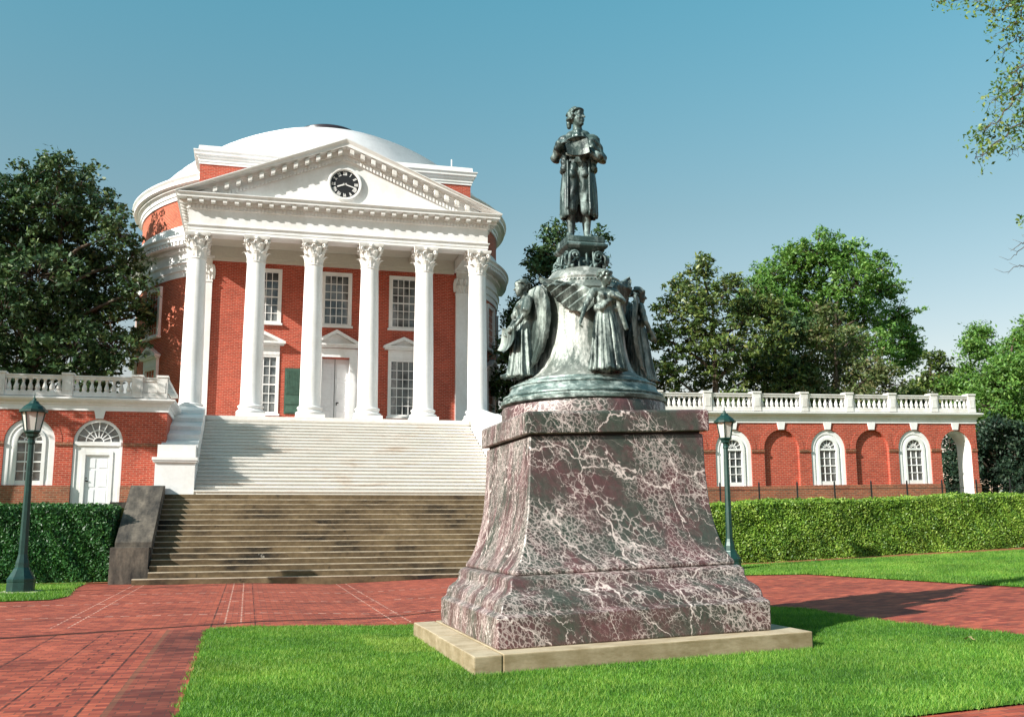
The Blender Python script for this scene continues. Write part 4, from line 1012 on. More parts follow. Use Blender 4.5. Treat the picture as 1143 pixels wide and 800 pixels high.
# ------------------------------------------------------------ iron fence behind right hedge
fe = empty('iron_fence', (23.5, 33.6, 2.3), 'thin dark iron rail fence behind right hedge before brick wing', 'fence')
mb = MB()
mb.bar((10.8, 33.6, 2.72), (30.5, 33.6, 3.0), 0.022); mb.build('rail', 'dark_iron', fe)
pf = None
for i in range(12):
    x = 11.9+i*1.57; zt = 2.3+0.0175*(x-13.5)
    if pf is None:
        mb = MB(); mb.bar((x, 33.6, zt), (x, 33.6, zt+0.66), 0.045); mb.lathe([(0.03, zt+0.66), (0.035, zt+0.69), (0.001, zt+0.75)], x, 33.6, 6); pf = mb.build('fence_post', 'dark_iron', fe); fx, fz = x, zt
    else:
        c_ = pf.copy(); COL.objects.link(c_); c_.parent = fe; c_.location = (x-fx, 0, zt-fz)

# ------------------------------------------------------------ street lamps
def lamp():
    r_ = empty('street_lamp', (0, 0, 0))
    F = None
    def oct_(prof, n=8, rot_=PI/8): 
        m_ = MB(); m_.lathe(prof, 0, 0, n, a0=rot_, a1=rot_+2*PI-1e-12) if False else m_.lathe(prof, 0, 0, n, F=lambda x, y, z: (x*math.cos(rot_)-y*math.sin(rot_), x*math.sin(rot_)+y*math.cos(rot_), z)); return m_
    mb = MB(); mb.box(-0.44, 0.44, -0.44, 0.44, -0.05, 0.045); mb.build('footing', 'concrete', r_)
    oct_([(0.33, 0.045), (0.33, 0.06), (0.32, 0.28), (0.33, 0.30), (0.33, 0.36), (0.29, 0.41), (0.20, 0.58), (0.19, 0.61), (0.165, 0.64), (0.155, 0.76), (0.125, 0.88), (0.108, 0.97)]).build('base', 'lamp_green', r_)
    oct_([(0.108, 0.97), (0.068, 3.78), (0.09, 3.80), (0.09, 3.86), (0.075, 3.88), (0.09, 3.95)]).build('post', 'lamp_green', r_)
    lt = oct_([(0.09, 3.95), (0.14, 3.98), (0.15, 4.05), (0.20, 4.09), (0.20, 4.13), (0.05, 4.14)], 6).build('lantern', 'lamp_green', r_)
    m_ = MB(); n = 6
    for k in range(n):
        a = 2*PI*k/n+PI/6; m_.bar((0.185*math.sin(a), -0.185*math.cos(a), 4.12), (0.275*math.sin(a), -0.275*math.cos(a), 4.62), 0.024)
    m_.lathe([(0.29, 4.60), (0.34, 4.61), (0.34, 4.67), (0.30, 4.68), (0.24, 4.76), (0.13, 4.84), (0.10, 4.90), (0.05, 4.92), (0.045, 4.97), (0.018, 4.99), (0.001, 5.16)], 0, 0, 12, cap=False)
    m_.build('lantern_cap', 'lamp_green', lt)
    g_ = MB(); g_.lathe([(0.172, 4.13), (0.262, 4.61)], 0, 0, 6, cap=False, F=lambda x, y, z: (x*math.cos(PI/6)-y*math.sin(PI/6), x*math.sin(PI/6)+y*math.cos(PI/6), z)); g_.build('glass', 'lamp_glass', lt)
    return r_
L1 = lamp(); L1.location = (-5.33, 27.3, 0.01); L1.scale = (1, 1, 0.963)
tag(L1, 'dark green street lamp on the small lawn before left hedge', 'street lamp', 'green lantern street lamps')
L2 = copy_tree(L1); L2.location = (13.23, 26.3, g(13.23)+0.01); L2.scale = (0.93, 0.93, 0.905)
tag(L2, 'green street lamp rising behind the marble pedestal before right wing', 'street lamp', 'green lantern street lamps')

# ------------------------------------------------------------ hedges
def hedge(name, label, P0, P1, depth, zb0, zb1, zt0, zt1, N, size, mat, slope=0.25):
    """box hedge along P0-P1 (front foot line), leaves scattered in a thin shell over a dark body"""
    p0, p1 = np.array(P0, float), np.array(P1, float); d = p1-p0; Ln = np.linalg.norm(d); d /= Ln; nrm = np.array([-d[1], d[0]])
    r_ = empty(name, ((P0[0]+P1[0])/2, (P0[1]+P1[1])/2, min(zb0, zb1)), label, 'hedge')
    mb = MB(); n = 40
    for i in range(n):
        for j in range(1):
            ta, tb = i/n, (i+1)/n
            def S(t, s_, dd): q = p0+d*Ln*t+nrm*dd; zb = zb0+(zb1-zb0)*t; zt = zt0+(zt1-zt0)*t; return (q[0], q[1], zb+(zt-zb)*s_)
            A_ = [S(ta, 0, 0.17), S(ta, 0.89, 0.17+slope*0.9), S(ta, 0.89, depth), S(ta, 0, depth)]; B_ = [S(tb, 0, 0.17), S(tb, 0.89, 0.17+slope*0.9), S(tb, 0.89, depth), S(tb, 0, depth)]
            mb.quad(A_[0], B_[0], B_[1], A_[1]); mb.quad(A_[1], B_[1], B_[2], A_[2]); mb.quad(A_[2], B_[2], B_[3], A_[3])
            if i == 0: mb.quad(*A_)
            if i == n-1: mb.quad(*B_[::-1])
    mb.build('twigs', 'dark_leaf', r_)
    # front 60%, top 30%, ends 10%
    u = np.random.rand(N); t = np.random.rand(N); s_ = np.random.rand(N); dd = np.zeros(N); nx = np.zeros((N, 3))
    zb = zb0+(zb1-zb0)*t; zt = zt0+(zt1-zt0)*t
    def bumpf(a, b_): return 0.04*np.sin(a*0.9+2)+0.06*np.sin(a*2.1+1)*np.sin(b_*4+a*0.7)+0.05*np.sin(a*5.3+b_*3)+0.03*np.sin(a*11+b_*9)
    fr = u < 0.66; tp = (u >= 0.66) & (u < 0.92); en = u >= 0.92
    dd[fr] = slope*s_[fr]; 
    lump = bumpf(t*Ln, s_*2); dep_j = np.random.exponential(0.055, N)
    dd[fr] += -lump[fr]+dep_j[fr]-0.03
    h = s_.copy(); 
    q = np.random.rand(N)
    dd[tp] = slope+(depth-slope)*q[tp]; h[tp] = 1.0
    zz = zb+(zt-zb)*h; zz[tp] += bumpf(t[tp]*Ln, q[tp]*5)-dep_j[tp]+0.02
    te = np.where(q < 0.5, 0.0, 1.0); t[en] = te[en]; dd[en] = slope+(depth-slope)*np.random.rand(en.sum())
    P = p0[None]+d[None]*(Ln*t)[:, None]+nrm[None]*dd[:, None]
    C = np.stack([P[:, 0], P[:, 1], zz], 1)
    C[en, 0] += (np.where(te[en] > 0, 1, -1)*(0.03))
    V = leaf_quads(C, size, np.array([nrm[0]*-0.6, nrm[1]*-0.6, 0.5]), 0.9)
    rr = np.clip(np.random.rand(N)*0.8+0.6*bumpf(t*Ln*1.7, s_*3)/0.1*0.25+0.1-dep_j*1.5, 0, 1)
    quads_obj('leaves', V, mat, 4, r_, rr)
    return r_
def leaf_quads(C, size, bias, spread, elong=1.5):
    """C (N,3) centres -> (N,4,3) rhombic leaves facing roughly `bias`"""
    N = len(C); nrm = np.random.randn(N, 3)*spread+np.asarray(bias); nrm /= np.linalg.norm(nrm, axis=1)[:, None]
    a = np.cross(nrm, np.random.randn(N, 3)); a /= np.linalg.norm(a, axis=1)[:, None]+1e-9; b_ = np.cross(nrm, a)
    s_ = (np.asarray(size)*(0.45+0.9*np.random.rand(N)))[:, None]/2
    return np.stack([C-a*s_*elong, C-b_*s_*0.62+a*s_*0.1, C+a*s_*elong, C+b_*s_*0.62+a*s_*0.1], 1)
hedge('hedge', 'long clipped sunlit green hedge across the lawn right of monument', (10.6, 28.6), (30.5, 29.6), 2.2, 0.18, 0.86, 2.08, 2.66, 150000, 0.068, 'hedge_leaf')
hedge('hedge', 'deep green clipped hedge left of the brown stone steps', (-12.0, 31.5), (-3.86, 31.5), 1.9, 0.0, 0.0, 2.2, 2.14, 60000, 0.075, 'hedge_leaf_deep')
# ------------------------------------------------------------ monument: marble pedestal
MCX, MCY = 4.61, 13.38
def sq(mb, prof, cx, cy):
    mb.sweep([(cx, cy), (cx, cy), ], prof) if False else None
    base = len(mb.v); m = len(prof)
    for h, z in prof:
        for sx, sy in ((-1, -1), (1, -1), (1, 1), (-1, 1)): mb.v.append((cx+sx*h, cy+sy*h, z))
    for j in range(m-1):
        for i in range(4): mb.f.append((base+j*4+i, base+j*4+(i+1) % 4, base+(j+1)*4+(i+1) % 4, base+(j+1)*4+i))
    mb.f.append(tuple(base+i for i in (3, 2, 1, 0))); mb.f.append(tuple(base+(m-1)*4+i for i in range(4)))
def bevel(o, w=0.02, seg=2):
    mod = o.modifiers.new('bevel', 'BEVEL'); mod.width = w; mod.segments = seg; mod.limit_method = 'ANGLE'; mod.angle_limit = math.radians(40)
ped = empty('marble_pedestal', (MCX, MCY, 0), 'massive red green veined marble pedestal on pale stone slab in the lawn', 'pedestal')
# stone slab of separate kerb blocks
S = 2.12
mb = MB(); mb.box(MCX-S+0.34, MCX+S, MCY-S, MCY+S, -0.2, 0.222); o = mb.build('slab', 'slab_stone', ped, warp=tilt); bevel(o, 0.015)
ys = [MCY-S, MCY-S+0.62, MCY+0.15, MCY+1.35, MCY+S]
for a, b_ in zip(ys[:-1], ys[1:]):
    mb = MB(); mb.box(MCX-S, MCX-S+0.336, a+0.004, b_-0.004, -0.2, 0.22+random.uniform(-0.006, 0.004)); o = mb.build('slab', 'slab_stone', ped, warp=tilt); bevel(o, 0.018)
die = [(1.76, 0.222), (1.765, 0.30), (1.765, 0.575), (1.745, 0.60), (1.705, 0.615), (1.700, 0.66), (1.690, 0.71), (1.665, 0.76), (1.62, 0.80), (1.585, 0.825), (1.56, 0.86), (1.545, 0.91), (1.545, 0.97), (1.525, 1.005), (1.47, 1.03)]
mb = MB(); sq(mb, die, MCX, MCY); o = mb.build('pedestal_foot', 'breccia_marble', ped, warp=tilt, autos=30); bevel(o, 0.02)
die2 = [(1.455, 1.032), (1.455, 1.09), (1.435, 1.11), (1.41, 1.15), (1.375, 1.22), (1.345, 1.30), (1.315, 1.40), (1.285, 1.53), (1.262, 1.66), (1.242, 1.80), (1.228, 1.96), (1.216, 2.14), (1.207, 2.32), (1.20, 2.66), (1.195, 2.74)]
mb = MB(); sq(mb, die2, MCX, MCY); o = mb.build('pedestal_die', 'breccia_marble', ped, warp=tilt, autos=30); bevel(o, 0.02)
mb = MB(); sq(mb, [(1.16, 2.72), (1.16, 2.765)], MCX, MCY); mb.build('joint', 'black', ped, warp=tilt)
mb = MB(); sq(mb, [(1.255, 2.766), (1.262, 2.78), (1.262, 3.03), (1.24, 3.055)], MCX, MCY); o = mb.build('pedestal_cap', 'breccia_marble', ped, warp=tilt); bevel(o, 0.022)
BCX = 4.54
mb = MB(); mb.lathe([(1.13, 3.04), (1.155, 3.06), (1.155, 3.20), (1.14, 3.235)], BCX, MCY, 72); mb.build('drum_base', 'breccia_marble', ped, warp=tilt, autos=30)

# ------------------------------------------------------------ bronze bell with winged figures
bell = empty('bronze_bell', (BCX, MCY, 3.235), 'large weathered bronze bell with winged robed figures on marble pedestal', 'bell')
BP = [(1.13, 3.236), (1.165, 3.25), (1.17, 3.30), (1.12, 3.315), (1.115, 3.33), (1.135, 3.345), (1.13, 3.365), (1.085, 3.375), (1.05, 3.43), (1.03, 3.48), (1.045, 3.49), (1.04, 3.51), (0.98, 3.525), (0.965, 3.545), (0.93, 3.555), (0.925, 3.575), (0.87, 3.60), (0.78, 3.66), (0.715, 3.75), (0.665, 3.88), (0.63, 4.05), (0.61, 4.25), (0.605, 4.45), (0.615, 4.65), (0.63, 4.82), (0.64, 4.835), (0.64, 4.855), (0.62, 4.87), (0.60, 4.93), (0.56, 5.0), (0.565, 5.01), (0.565, 5.03), (0.52, 5.05), (0.46, 5.12), (0.42, 5.17), (0.30, 5.215), (0.2, 5.23)]
def bellR(z):
    zs = [p[1] for p in BP]; rs = [p[0] for p in BP]; return float(np.interp(z, zs, rs))
wb = lambda x, y, z: (x, y, z+0.012*(x-BCX))
ki = [i for i, p in enumerate(BP) if p[1] >= 3.60][0]
mb = MB(); mb.lathe(BP[ki-1:], BCX, MCY, 80); mb.build('bell_body', 'bronze_bell', bell, warp=wb, autos=45)
mb = MB(); mb.lathe(BP[:ki], BCX, MCY, 80); mb.build('bell_rim', 'bronze_rim', bell, warp=wb, autos=45)
# raised lettering-like relief band kept as plain beads
mb = MB()
for k in range(64):
    a = k*2*PI/64; F = Frame(BCX, MCY, a); mb.lathe([(0.001, -0.02), (0.018, -0.01), (0.02, 0), (0.018, 0.01), (0.001, 0.02)], 0, 0, 6, F=lambda x, y, z, F=F: F(x, 0.585+y*0.6, 4.965+z))
mb.build('bead_band', 'bronze_bell', bell)

def blob(name, parts, voxel, mat, parent, M=None, smooth_it=2, deform=None, ssel=None):
    """union of tapered capsules, ellipsoids and boxes remeshed into one continuous skin"""
    bm = bmesh.new(); SV, SF = [], []
    def sphere(c, r, rot=None, seg=16):
        m_ = Matrix.Translation(Vector(c)) @ (rot or Matrix.Identity(4)) @ Matrix.Diagonal((*(r if not isinstance(r, (int, float)) else (r, r, r)), 1))
        rings = seg*3//4; n0 = len(SV)
        SV.append(tuple(m_ @ Vector((0, 0, -1))))
        for j in range(1, rings):
            e_ = -PI/2+PI*j/rings
            for i in range(seg): a = 2*PI*i/seg; SV.append(tuple(m_ @ Vector((math.cos(a)*math.cos(e_), math.sin(a)*math.cos(e_), math.sin(e_)))))
        SV.append(tuple(m_ @ Vector((0, 0, 1)))); last = len(SV)-1
        for i in range(seg):
            i2 = (i+1) % seg; SF.append((n0, n0+1+i2, n0+1+i)); SF.append((last, last-seg+i, last-seg+i2))
            for j in range(rings-2): a = n0+1+j*seg; SF.append((a+i, a+i2, a+seg+i2, a+seg+i))
    for p in parts:
        if p[0] == 'cap':
            _, a, b_, r0_, r1_ = p; a, b_ = Vector(a), Vector(b_); n = max(2, int((b_-a).length/(0.35*min(r0_, r1_))))
            sphere(a, r0_); sphere(b_, r1_); d = b_-a
            if d.length > 1e-4:
                q = Matrix.Translation(a) @ d.to_track_quat('Z', 'Y').to_matrix().to_4x4(); n0 = len(SV)
                for zz, rr in ((0, r0_*0.995), (d.length, r1_*0.995)):
                    for i in range(16): t = 2*PI*i/16; SV.append(tuple(q @ Vector((rr*math.cos(t), rr*math.sin(t), zz))))
                for i in range(16): SF.append((n0+i, n0+(i+1) % 16, n0+16+(i+1) % 16, n0+16+i))
                SF.append(tuple(n0+i for i in reversed(range(16)))); SF.append(tuple(n0+16+i for i in range(16)))
        elif p[0] == 'ell':
            rot = Matrix.Identity(4)
            if len(p) > 3: rot = Matrix.Rotation(p[3][2], 4, 'Z') @ Matrix.Rotation(p[3][1], 4, 'Y') @ Matrix.Rotation(p[3][0], 4, 'X')
            sphere(p[1], p[2], rot)
        elif p[0] == 'box':
            rot = Matrix.Identity(4)
            if len(p) > 3: rot = Matrix.Rotation(p[3][2], 4, 'Z') @ Matrix.Rotation(p[3][1], 4, 'Y') @ Matrix.Rotation(p[3][0], 4, 'X')
            q = Matrix.Translation(Vector(p[1])) @ rot @ Matrix.Diagonal((*p[2], 1)); n0 = len(SV)
            SV.extend(tuple(q @ Vector(t)) for t in ((-1, -1, -1), (1, -1, -1), (1, 1, -1), (-1, 1, -1), (-1, -1, 1), (1, -1, 1), (1, 1, 1), (-1, 1, 1)))
            SF.extend(tuple(n0+i for i in t) for t in ((0, 3, 2, 1), (4, 5, 6, 7), (0, 1, 5, 4), (1, 2, 6, 5), (2, 3, 7, 6), (3, 0, 4, 7)))
        elif p[0] == 'mesh':
            n0 = len(SV); SV.extend(p[1]); SF.extend(tuple(n0+i for i in f) for f in p[2])
    bm.free(); me = bpy.data.meshes.new(name+'_src'); me.from_pydata([tuple(v) for v in SV], [], SF)
    o = bpy.data.objects.new(name, me); COL.objects.link(o)
    mod = o.modifiers.new('r', 'REMESH'); mod.mode = 'VOXEL'; mod.voxel_size = voxel
    dg = bpy.context.evaluated_depsgraph_get(); dg.update(); ev = o.evaluated_get(dg); me2 = bpy.data.meshes.new_from_object(ev)
    o.modifiers.clear(); bpy.data.objects.remove(o); bpy.data.meshes.remove(me)
    bm = bmesh.new(); bm.from_mesh(me2)
    for _ in range(smooth_it): bmesh.ops.smooth_vert(bm, verts=bm.verts, factor=0.5, use_axis_x=True, use_axis_y=True, use_axis_z=True)
    V = [v.co.copy() for v in bm.verts]
    if deform:
        bm.normal_update(); V = [deform(v.co.copy(), v.normal) for v in bm.verts]
    F = [tuple(v.index for v in f.verts) for f in bm.faces]; bm.free(); bpy.data.meshes.remove(me2)
    if M is not None: V = [M(p) if callable(M) else M @ p for p in V]
    return mesh_obj(name, [tuple(v) for v in V], F, mat, parent, smooth=True)

def shell_mesh(prof, a0, a1, n, th, fold, ex=1.0, ey=1.0):
    """open garment shell: list of (r,z); fold(a,t)->dr. closed solid, returns V,F"""
    V, F = [], []; m = len(prof)
    for side in (0, 1):
        for j, (r_, z) in enumerate(prof):
            for i in range(n+1):
                a = a0+(a1-a0)*i/n; rr = r_+fold(a, j/(m-1))-(th if side else 0); V.append((math.sin(a)*rr*ex, -math.cos(a)*rr*ey, z))
    N_ = m*(n+1)
    for j in range(m-1):
        for i in range(n):
            a = j*(n+1)+i; F.append((a, a+1, a+n+2, a+n+1)); F.append((N_+a, N_+a+n+1, N_+a+n+2, N_+a+1))
    for i in range(n):
        F.append((i, N_+i, N_+i+1, i+1)); k = (m-1)*(n+1)+i; F.append((k, k+1, N_+k+1, N_+k))
    for j in range(m-1):
        a = j*(n+1); F.append((a, a+n+1, N_+a+n+1, N_+a)); a = a+n; F.append((a, N_+a, N_+a+n+1, a+n+1))
    return V, F

def head_parts(c, yaw_, s=1.0, hair=False, pitch=0.0):
    """face looks along -y turned by yaw_ (positive towards +x)"""
    c = Vector(c); R_ = Matrix.Rotation(yaw_, 4, 'Z') @ Matrix.Rotation(-pitch, 4, 'X')
    P = lambda x, y, z: tuple(c+R_ @ Vector((x*s, y*s, z*s)))
    rt = (0, 0, yaw_)
    return [('ell', P(0, 0.012, 0.03), (0.074*s, 0.093*s, 0.088*s), rt), ('ell', P(0, -0.028, -0.025), (0.058*s, 0.058*s, 0.085*s), rt), ('ell', P(0, -0.058, -0.085), (0.030*s, 0.028*s, 0.024*s), rt),
            ('cap', P(0, -0.078, 0.02), P(0, -0.112, -0.022), 0.010*s, 0.014*s), ('cap', P(-0.038, -0.073, 0.030), P(0.038, -0.073, 0.030), 0.013*s, 0.013*s), ('ell', P(0, -0.075, 0.055), (0.045*s, 0.018*s, 0.025*s), rt),
            ('ell', P(-0.040, -0.062, -0.022), (0.018*s, 0.018*s, 0.018*s), rt), ('ell', P(0.040, -0.062, -0.022), (0.018*s, 0.018*s, 0.018*s), rt),
            ('ell', P(-0.028, -0.074, 0.008), (0.012*s, 0.009*s, 0.008*s), rt), ('ell', P(0.028, -0.074, 0.008), (0.012*s, 0.009*s, 0.008*s), rt),
            ('cap', P(-0.020, -0.083, -0.052), P(0.020, -0.083, -0.052), 0.009*s, 0.009*s), ('cap', P(-0.014, -0.081, -0.064), P(0.014, -0.081, -0.064), 0.008*s, 0.008*s),
            ('ell', P(-0.074, 0.01, 0.0), (0.012*s, 0.022*s, 0.032*s), rt), ('ell', P(0.074, 0.01, 0.0), (0.012*s, 0.022*s, 0.032*s), rt)]
def hand_parts(w, d, palm_n, s=1.0, curl=0.6):
    """w wrist point, d hand direction, palm_n palm normal; five bent fingers"""
    w, d, pn = Vector(w), Vector(d).normalized(), Vector(palm_n).normalized(); sd_ = d.cross(pn).normalized(); P_ = []
    pc = w+d*0.045*s
    P_ += [('cap', tuple(w), tuple(pc), 0.028*s, 0.034*s), ('cap', tuple(pc-sd_*0.022*s), tuple(pc+sd_*0.022*s), 0.024*s, 0.024*s)]
    for k, L_ in zip((-1.5, -0.5, 0.5, 1.5), (0.075, 0.088, 0.082, 0.062)):
        b0 = pc+sd_*k*0.021*s+d*0.022*s; b1 = b0+(d+pn*curl*0.4).normalized()*L_*0.45*s; b2 = b1+(d*(1-curl)+pn*curl).normalized()*L_*0.6*s
        P_ += [('cap', tuple(b0), tuple(b1), 0.0115*s, 0.0105*s), ('cap', tuple(b1), tuple(b2), 0.0105*s, 0.009*s)]
    t0 = pc-d*0.02*s-sd_*0.032*s; t1 = t0+(d*0.5-sd_*0.8+pn*0.4).normalized()*0.04*s; t2 = t1+(d*0.9+pn*0.5).normalized()*0.035*s
    P_ += [('cap', tuple(t0), tuple(t1), 0.014*s, 0.012*s), ('cap', tuple(t1), tuple(t2), 0.012*s, 0.010*s)]
    return P_

def winged(phi, pose, label):
    Rf = 0.86
    F = Frame(BCX, MCY, phi)
    def M(p):      # figure-local (x across, -y outwards, z up) leaning back against the bell
        z = p.z*1.07; p = p*1.07; lean = 0.90-0.035*z
        return Vector(F(p.x, lean-p.y, 3.62+z))
    rnd = random.Random(int(phi*100)+5)
    ph = [rnd.uniform(0, 6.28) for _ in range(4)]
    sway = lambda z: 0.03*math.sin(z*2.6+ph[0])
    V, Fc = shell_mesh([(0.235, 0.0), (0.225, 0.05), (0.20, 0.2), (0.175, 0.4), (0.155, 0.58), (0.135, 0.70), (0.11, 0.80)], -PI, PI*0.999, 90, 0.06,
        lambda a, t: (1-t)**0.7*(0.022*math.sin(a*9+ph[0]+t*2)+0.014*math.sin(a*15+ph[1]+t*3)+0.03*max(0, math.cos(a-0.5))), 1.0, 0.8)
    parts = [('mesh', V, Fc), ('cap', (0, 0, 0.1), (0, 0, 0.75), 0.14, 0.10), ('cap', (0.05, -0.05, 0.45), (0.06, -0.10, 0.1), 0.085, 0.06),
             ('ell', (0, 0, 0.90), (0.125, 0.09, 0.15)), ('cap', (-0.13, 0, 1.02), (0.13, 0, 1.02), 0.055, 0.055), ('ell', (-0.05, -0.07, 0.96), (0.05, 0.04, 0.05)), ('ell', (0.05, -0.07, 0.96), (0.05, 0.04, 0.05)),
             ('cap', (0, 0, 1.03), (0, -0.01, 1.13), 0.045, 0.04), ('cap', (-0.115, -0.02, 0.80), (0.115, -0.02, 0.80), 0.05, 0.05),
             ('cap', (-0.06, -0.17, 0.02), (-0.06, -0.25, 0.015), 0.03, 0.025), ('cap', (0.06, -0.15, 0.02), (0.07, -0.22, 0.015), 0.03, 0.025)]
    hy = {0: 0.5, 1: 0.15, 2: -0.2, 3: 0}[pose]
    parts += head_parts((0, -0.045, 1.20), hy, 1.0, pitch=-0.1)
    def arm(a, b_, c_, pn):
        parts.extend([('cap', a, b_, 0.050, 0.040), ('cap', b_, c_, 0.038, 0.027)]); d = Vector(c_)-Vector(b_); parts.extend(hand_parts(c_, d, pn, 0.85, 0.7))
    if pose == 0:
        arm((-0.15, 0, 1.02), (-0.27, -0.03, 0.82), (-0.36, -0.08, 0.62), (1, -0.3, 0)); arm((0.15, 0, 1.02), (0.20, -0.13, 0.88), (0.06, -0.20, 0.92), (-0.2, 0.9, 0.1))
        parts += [('cap', (0.14, -0.04, 0.98), (-0.1, -0.11, 0.78), 0.03, 0.035), ('cap', (0.16, -0.05, 0.9), (0.26, -0.06, 0.55), 0.035, 0.03)]
    elif pose == 1:
        arm((-0.15, 0, 1.02), (-0.21, -0.06, 0.80), (-0.15, -0.17, 0.64), (1, 0, 0)); arm((0.15, 0, 1.02), (0.21, -0.06, 0.80), (0.15, -0.17, 0.64), (-1, 0, 0))
        for sx in (-1, 1): parts.append(('cap', (sx*0.16, 0, 1.0), (sx*0.21, -0.05, 0.86), 0.07, 0.065))
    else:
        arm((-0.15, 0, 1.02), (-0.22, -0.02, 0.80), (-0.18, -0.14, 0.62), (1, 0, 0)); arm((0.15, 0, 1.02), (0.22, -0.04, 0.82), (0.12, -0.18, 0.76), (-1, 0.2, 0))
    def folds(v, n):
        z = v.z
        if z < 0.82 and n.z < 0.9:
            a = math.atan2(v.x, -v.y); k = min(1, (0.84-z)/0.3); d = 0.010*math.sin(a*17+ph[2]+z*3)*k+0.006*math.sin(a*29+ph[3]+z*5)*k; v = v+n*d
        elif z < 1.0: v = v+n*0.004*math.sin(v.x*90+v.z*40)
        return v
    fg = blob('winged_figure', parts, 0.0135, 'bronze_figure', bell, M, 1, folds)
    if label: fg['label'] = label
    # hair
    hp = []; Rh = Matrix.Rotation(hy, 4, 'Z')
    for k in range(22):
        a = rnd.uniform(0.6, 2*PI-0.6); e_ = rnd.uniform(-0.2, 1.2); q = Rh @ Vector((math.sin(a)*math.cos(e_)*0.075, -math.cos(a)*math.cos(e_)*0.09, 0.03+math.sin(e_)*0.085)); hp.append(('ell', (q.x, q.y-0.03, q.z+1.20), (0.028, 0.028, 0.024)))
    for k in range(14):
        a = k*2*PI/14; q = Rh @ Vector((math.sin(a)*0.082, -math.cos(a)*0.095, 0.062)); hp.append(('ell', (q.x, q.y-0.03, q.z+1.20), (0.022, 0.022, 0.020)))
    blob('hair', hp, 0.012, 'bronze_figure', fg, M, 1)
    if pose == 1:
        V, F_ = [], []
        n, m = 14, 8
        for side in (0, 1):
            for j in range(m+1):
                for i in range(n+1):
                    u, t = i/n*2-1, j/m; x = u*(0.17+0.05*t); z = 0.64-t*0.30; y = -0.16-0.05*math.cos(u*1.4)-(0.07*max(0, t-0.7)*4*0.5)+(0.012 if side else 0)-0.02*u*u
                    if u < -0.7: y -= (abs(u)-0.7)*0.2
                    V.append(M(Vector((x, y, z-0.05*u*u*(-1)))))
        N_ = (n+1)*(m+1)
        for j in range(m):
            for i in range(n): a = j*(n+1)+i; F_ += [(a, a+1, a+n+2, a+n+1), (N_+a, N_+a+n+1, N_+a+n+2, N_+a+1)]
        mesh_obj('scroll', [tuple(v) for v in V], F_, 'bronze_figure', fg, smooth=True)
    # wings
    def wingpart(lead, trail, nf, lift=0.055):
        V, F_ = [], []; n, m = nf*6, 12
        def curve(P_, s_):
            k = s_*(len(P_)-1); i = min(int(k), len(P_)-2); f = k-i; p0, p1, p2, p3 = [Vector(P_[max(0, min(len(P_)-1, q))]) for q in (i-1, i, i+1, i+2)]
            return 0.5*((2*p1)+(-p0+p2)*f+(2*p0-5*p1+4*p2-p3)*f*f+(-p0+3*p1-3*p2+p3)*f**3)
        for side in (0, 1):
            for j in range(m+1):
                t = j/m
                for i in range(n+1):
                    s_ = i/n; a, b_ = curve(lead, s_), curve(trail, s_)
                    fr = (s_*nf) % 1.0
                    q = a+(b_-a)*(t*(1-0.07*abs(fr-0.5)*2*(t > 0.9)))
                    ridge = 0.036*(fr if s_ < 1 else 0)*(0.35+0.65*t)+0.014*math.sin(PI*min(1, t*5))*(t < 0.2)+0.012*((t*5) % 1)*(t < 0.55)
                    zz = 3.62+q[1]; R_ = bellR(min(zz, 5.0))+lift+0.03+ridge-(0.03 if side else 0)+max(0, 0.76-bellR(min(zz, 5.0)))*math.exp(-((q[0])/0.17)**2)+0.16*max(0, abs(q[0])-0.45)*(pose == 0)*2
                    ang = phi+q[0]/(R_*0.95+0.02); V.append((BCX+R_*math.sin(ang), MCY-R_*math.cos(ang), zz))
        N_ = (n+1)*(m+1)
        for j in range(m):
            for i in range(n): a = j*(n+1)+i; F_ += [(a, a+1, a+n+2, a+n+1), (N_+a, N_+a+n+1, N_+a+n+2, N_+a+1)]
        for i in range(n): F_ += [(i, N_+i, N_+i+1, i+1), (m*(n+1)+i, m*(n+1)+i+1, N_+m*(n+1)+i+1, N_+m*(n+1)+i)]
        for j in range(m): a = j*(n+1); F_ += [(a, a+n+1, N_+a+n+1, N_+a), (a+n, N_+a+n, N_+a+2*n+1, a+2*n+1)]
        mesh_obj('wing', V, F_, 'bronze_figure', fg, autos=40, recalc=True)
    if pose in (0,):
        wingpart([(-0.05, 1.00), (-0.14, 1.14), (-0.34, 1.25), (-0.62, 1.31), (-0.92, 1.37)], [(-0.22, 0.82), (-0.46, 0.90), (-0.66, 1.05), (-0.82, 1.20), (-0.94, 1.34)], 8)
        wingpart([(0.06, 1.00), (0.13, 1.16), (0.24, 1.27), (0.38, 1.33), (0.56, 1.42)], [(0.18, 0.48), (0.30, 0.60), (0.40, 0.85), (0.50, 1.12), (0.58, 1.38)], 7, 0.12)
    else:
        for s_ in (-1, 1):
            wingpart([(s_*0.08, 1.00), (s_*0.12, 1.18), (s_*0.24, 1.27), (s_*0.36, 1.20), (s_*0.42, 0.95), (s_*0.40, 0.6)], [(s_*0.10, 0.55), (s_*0.12, 0.35), (s_*0.17, 0.15), (s_*0.23, 0.04), (s_*0.31, 0.20), (s_*0.38, 0.5)], 7, 0.12)
    return fg
P0_ = math.radians(2.5)
winged(P0_, 0, 'winged robed woman striding with raised wing and lowered arm')
winged(P0_-math.radians(90), 1, 'winged robed woman holding an open scroll')
winged(P0_+math.radians(90), 2, 'winged robed woman in shadow on the right side')
winged(P0_+PI, 2, None)

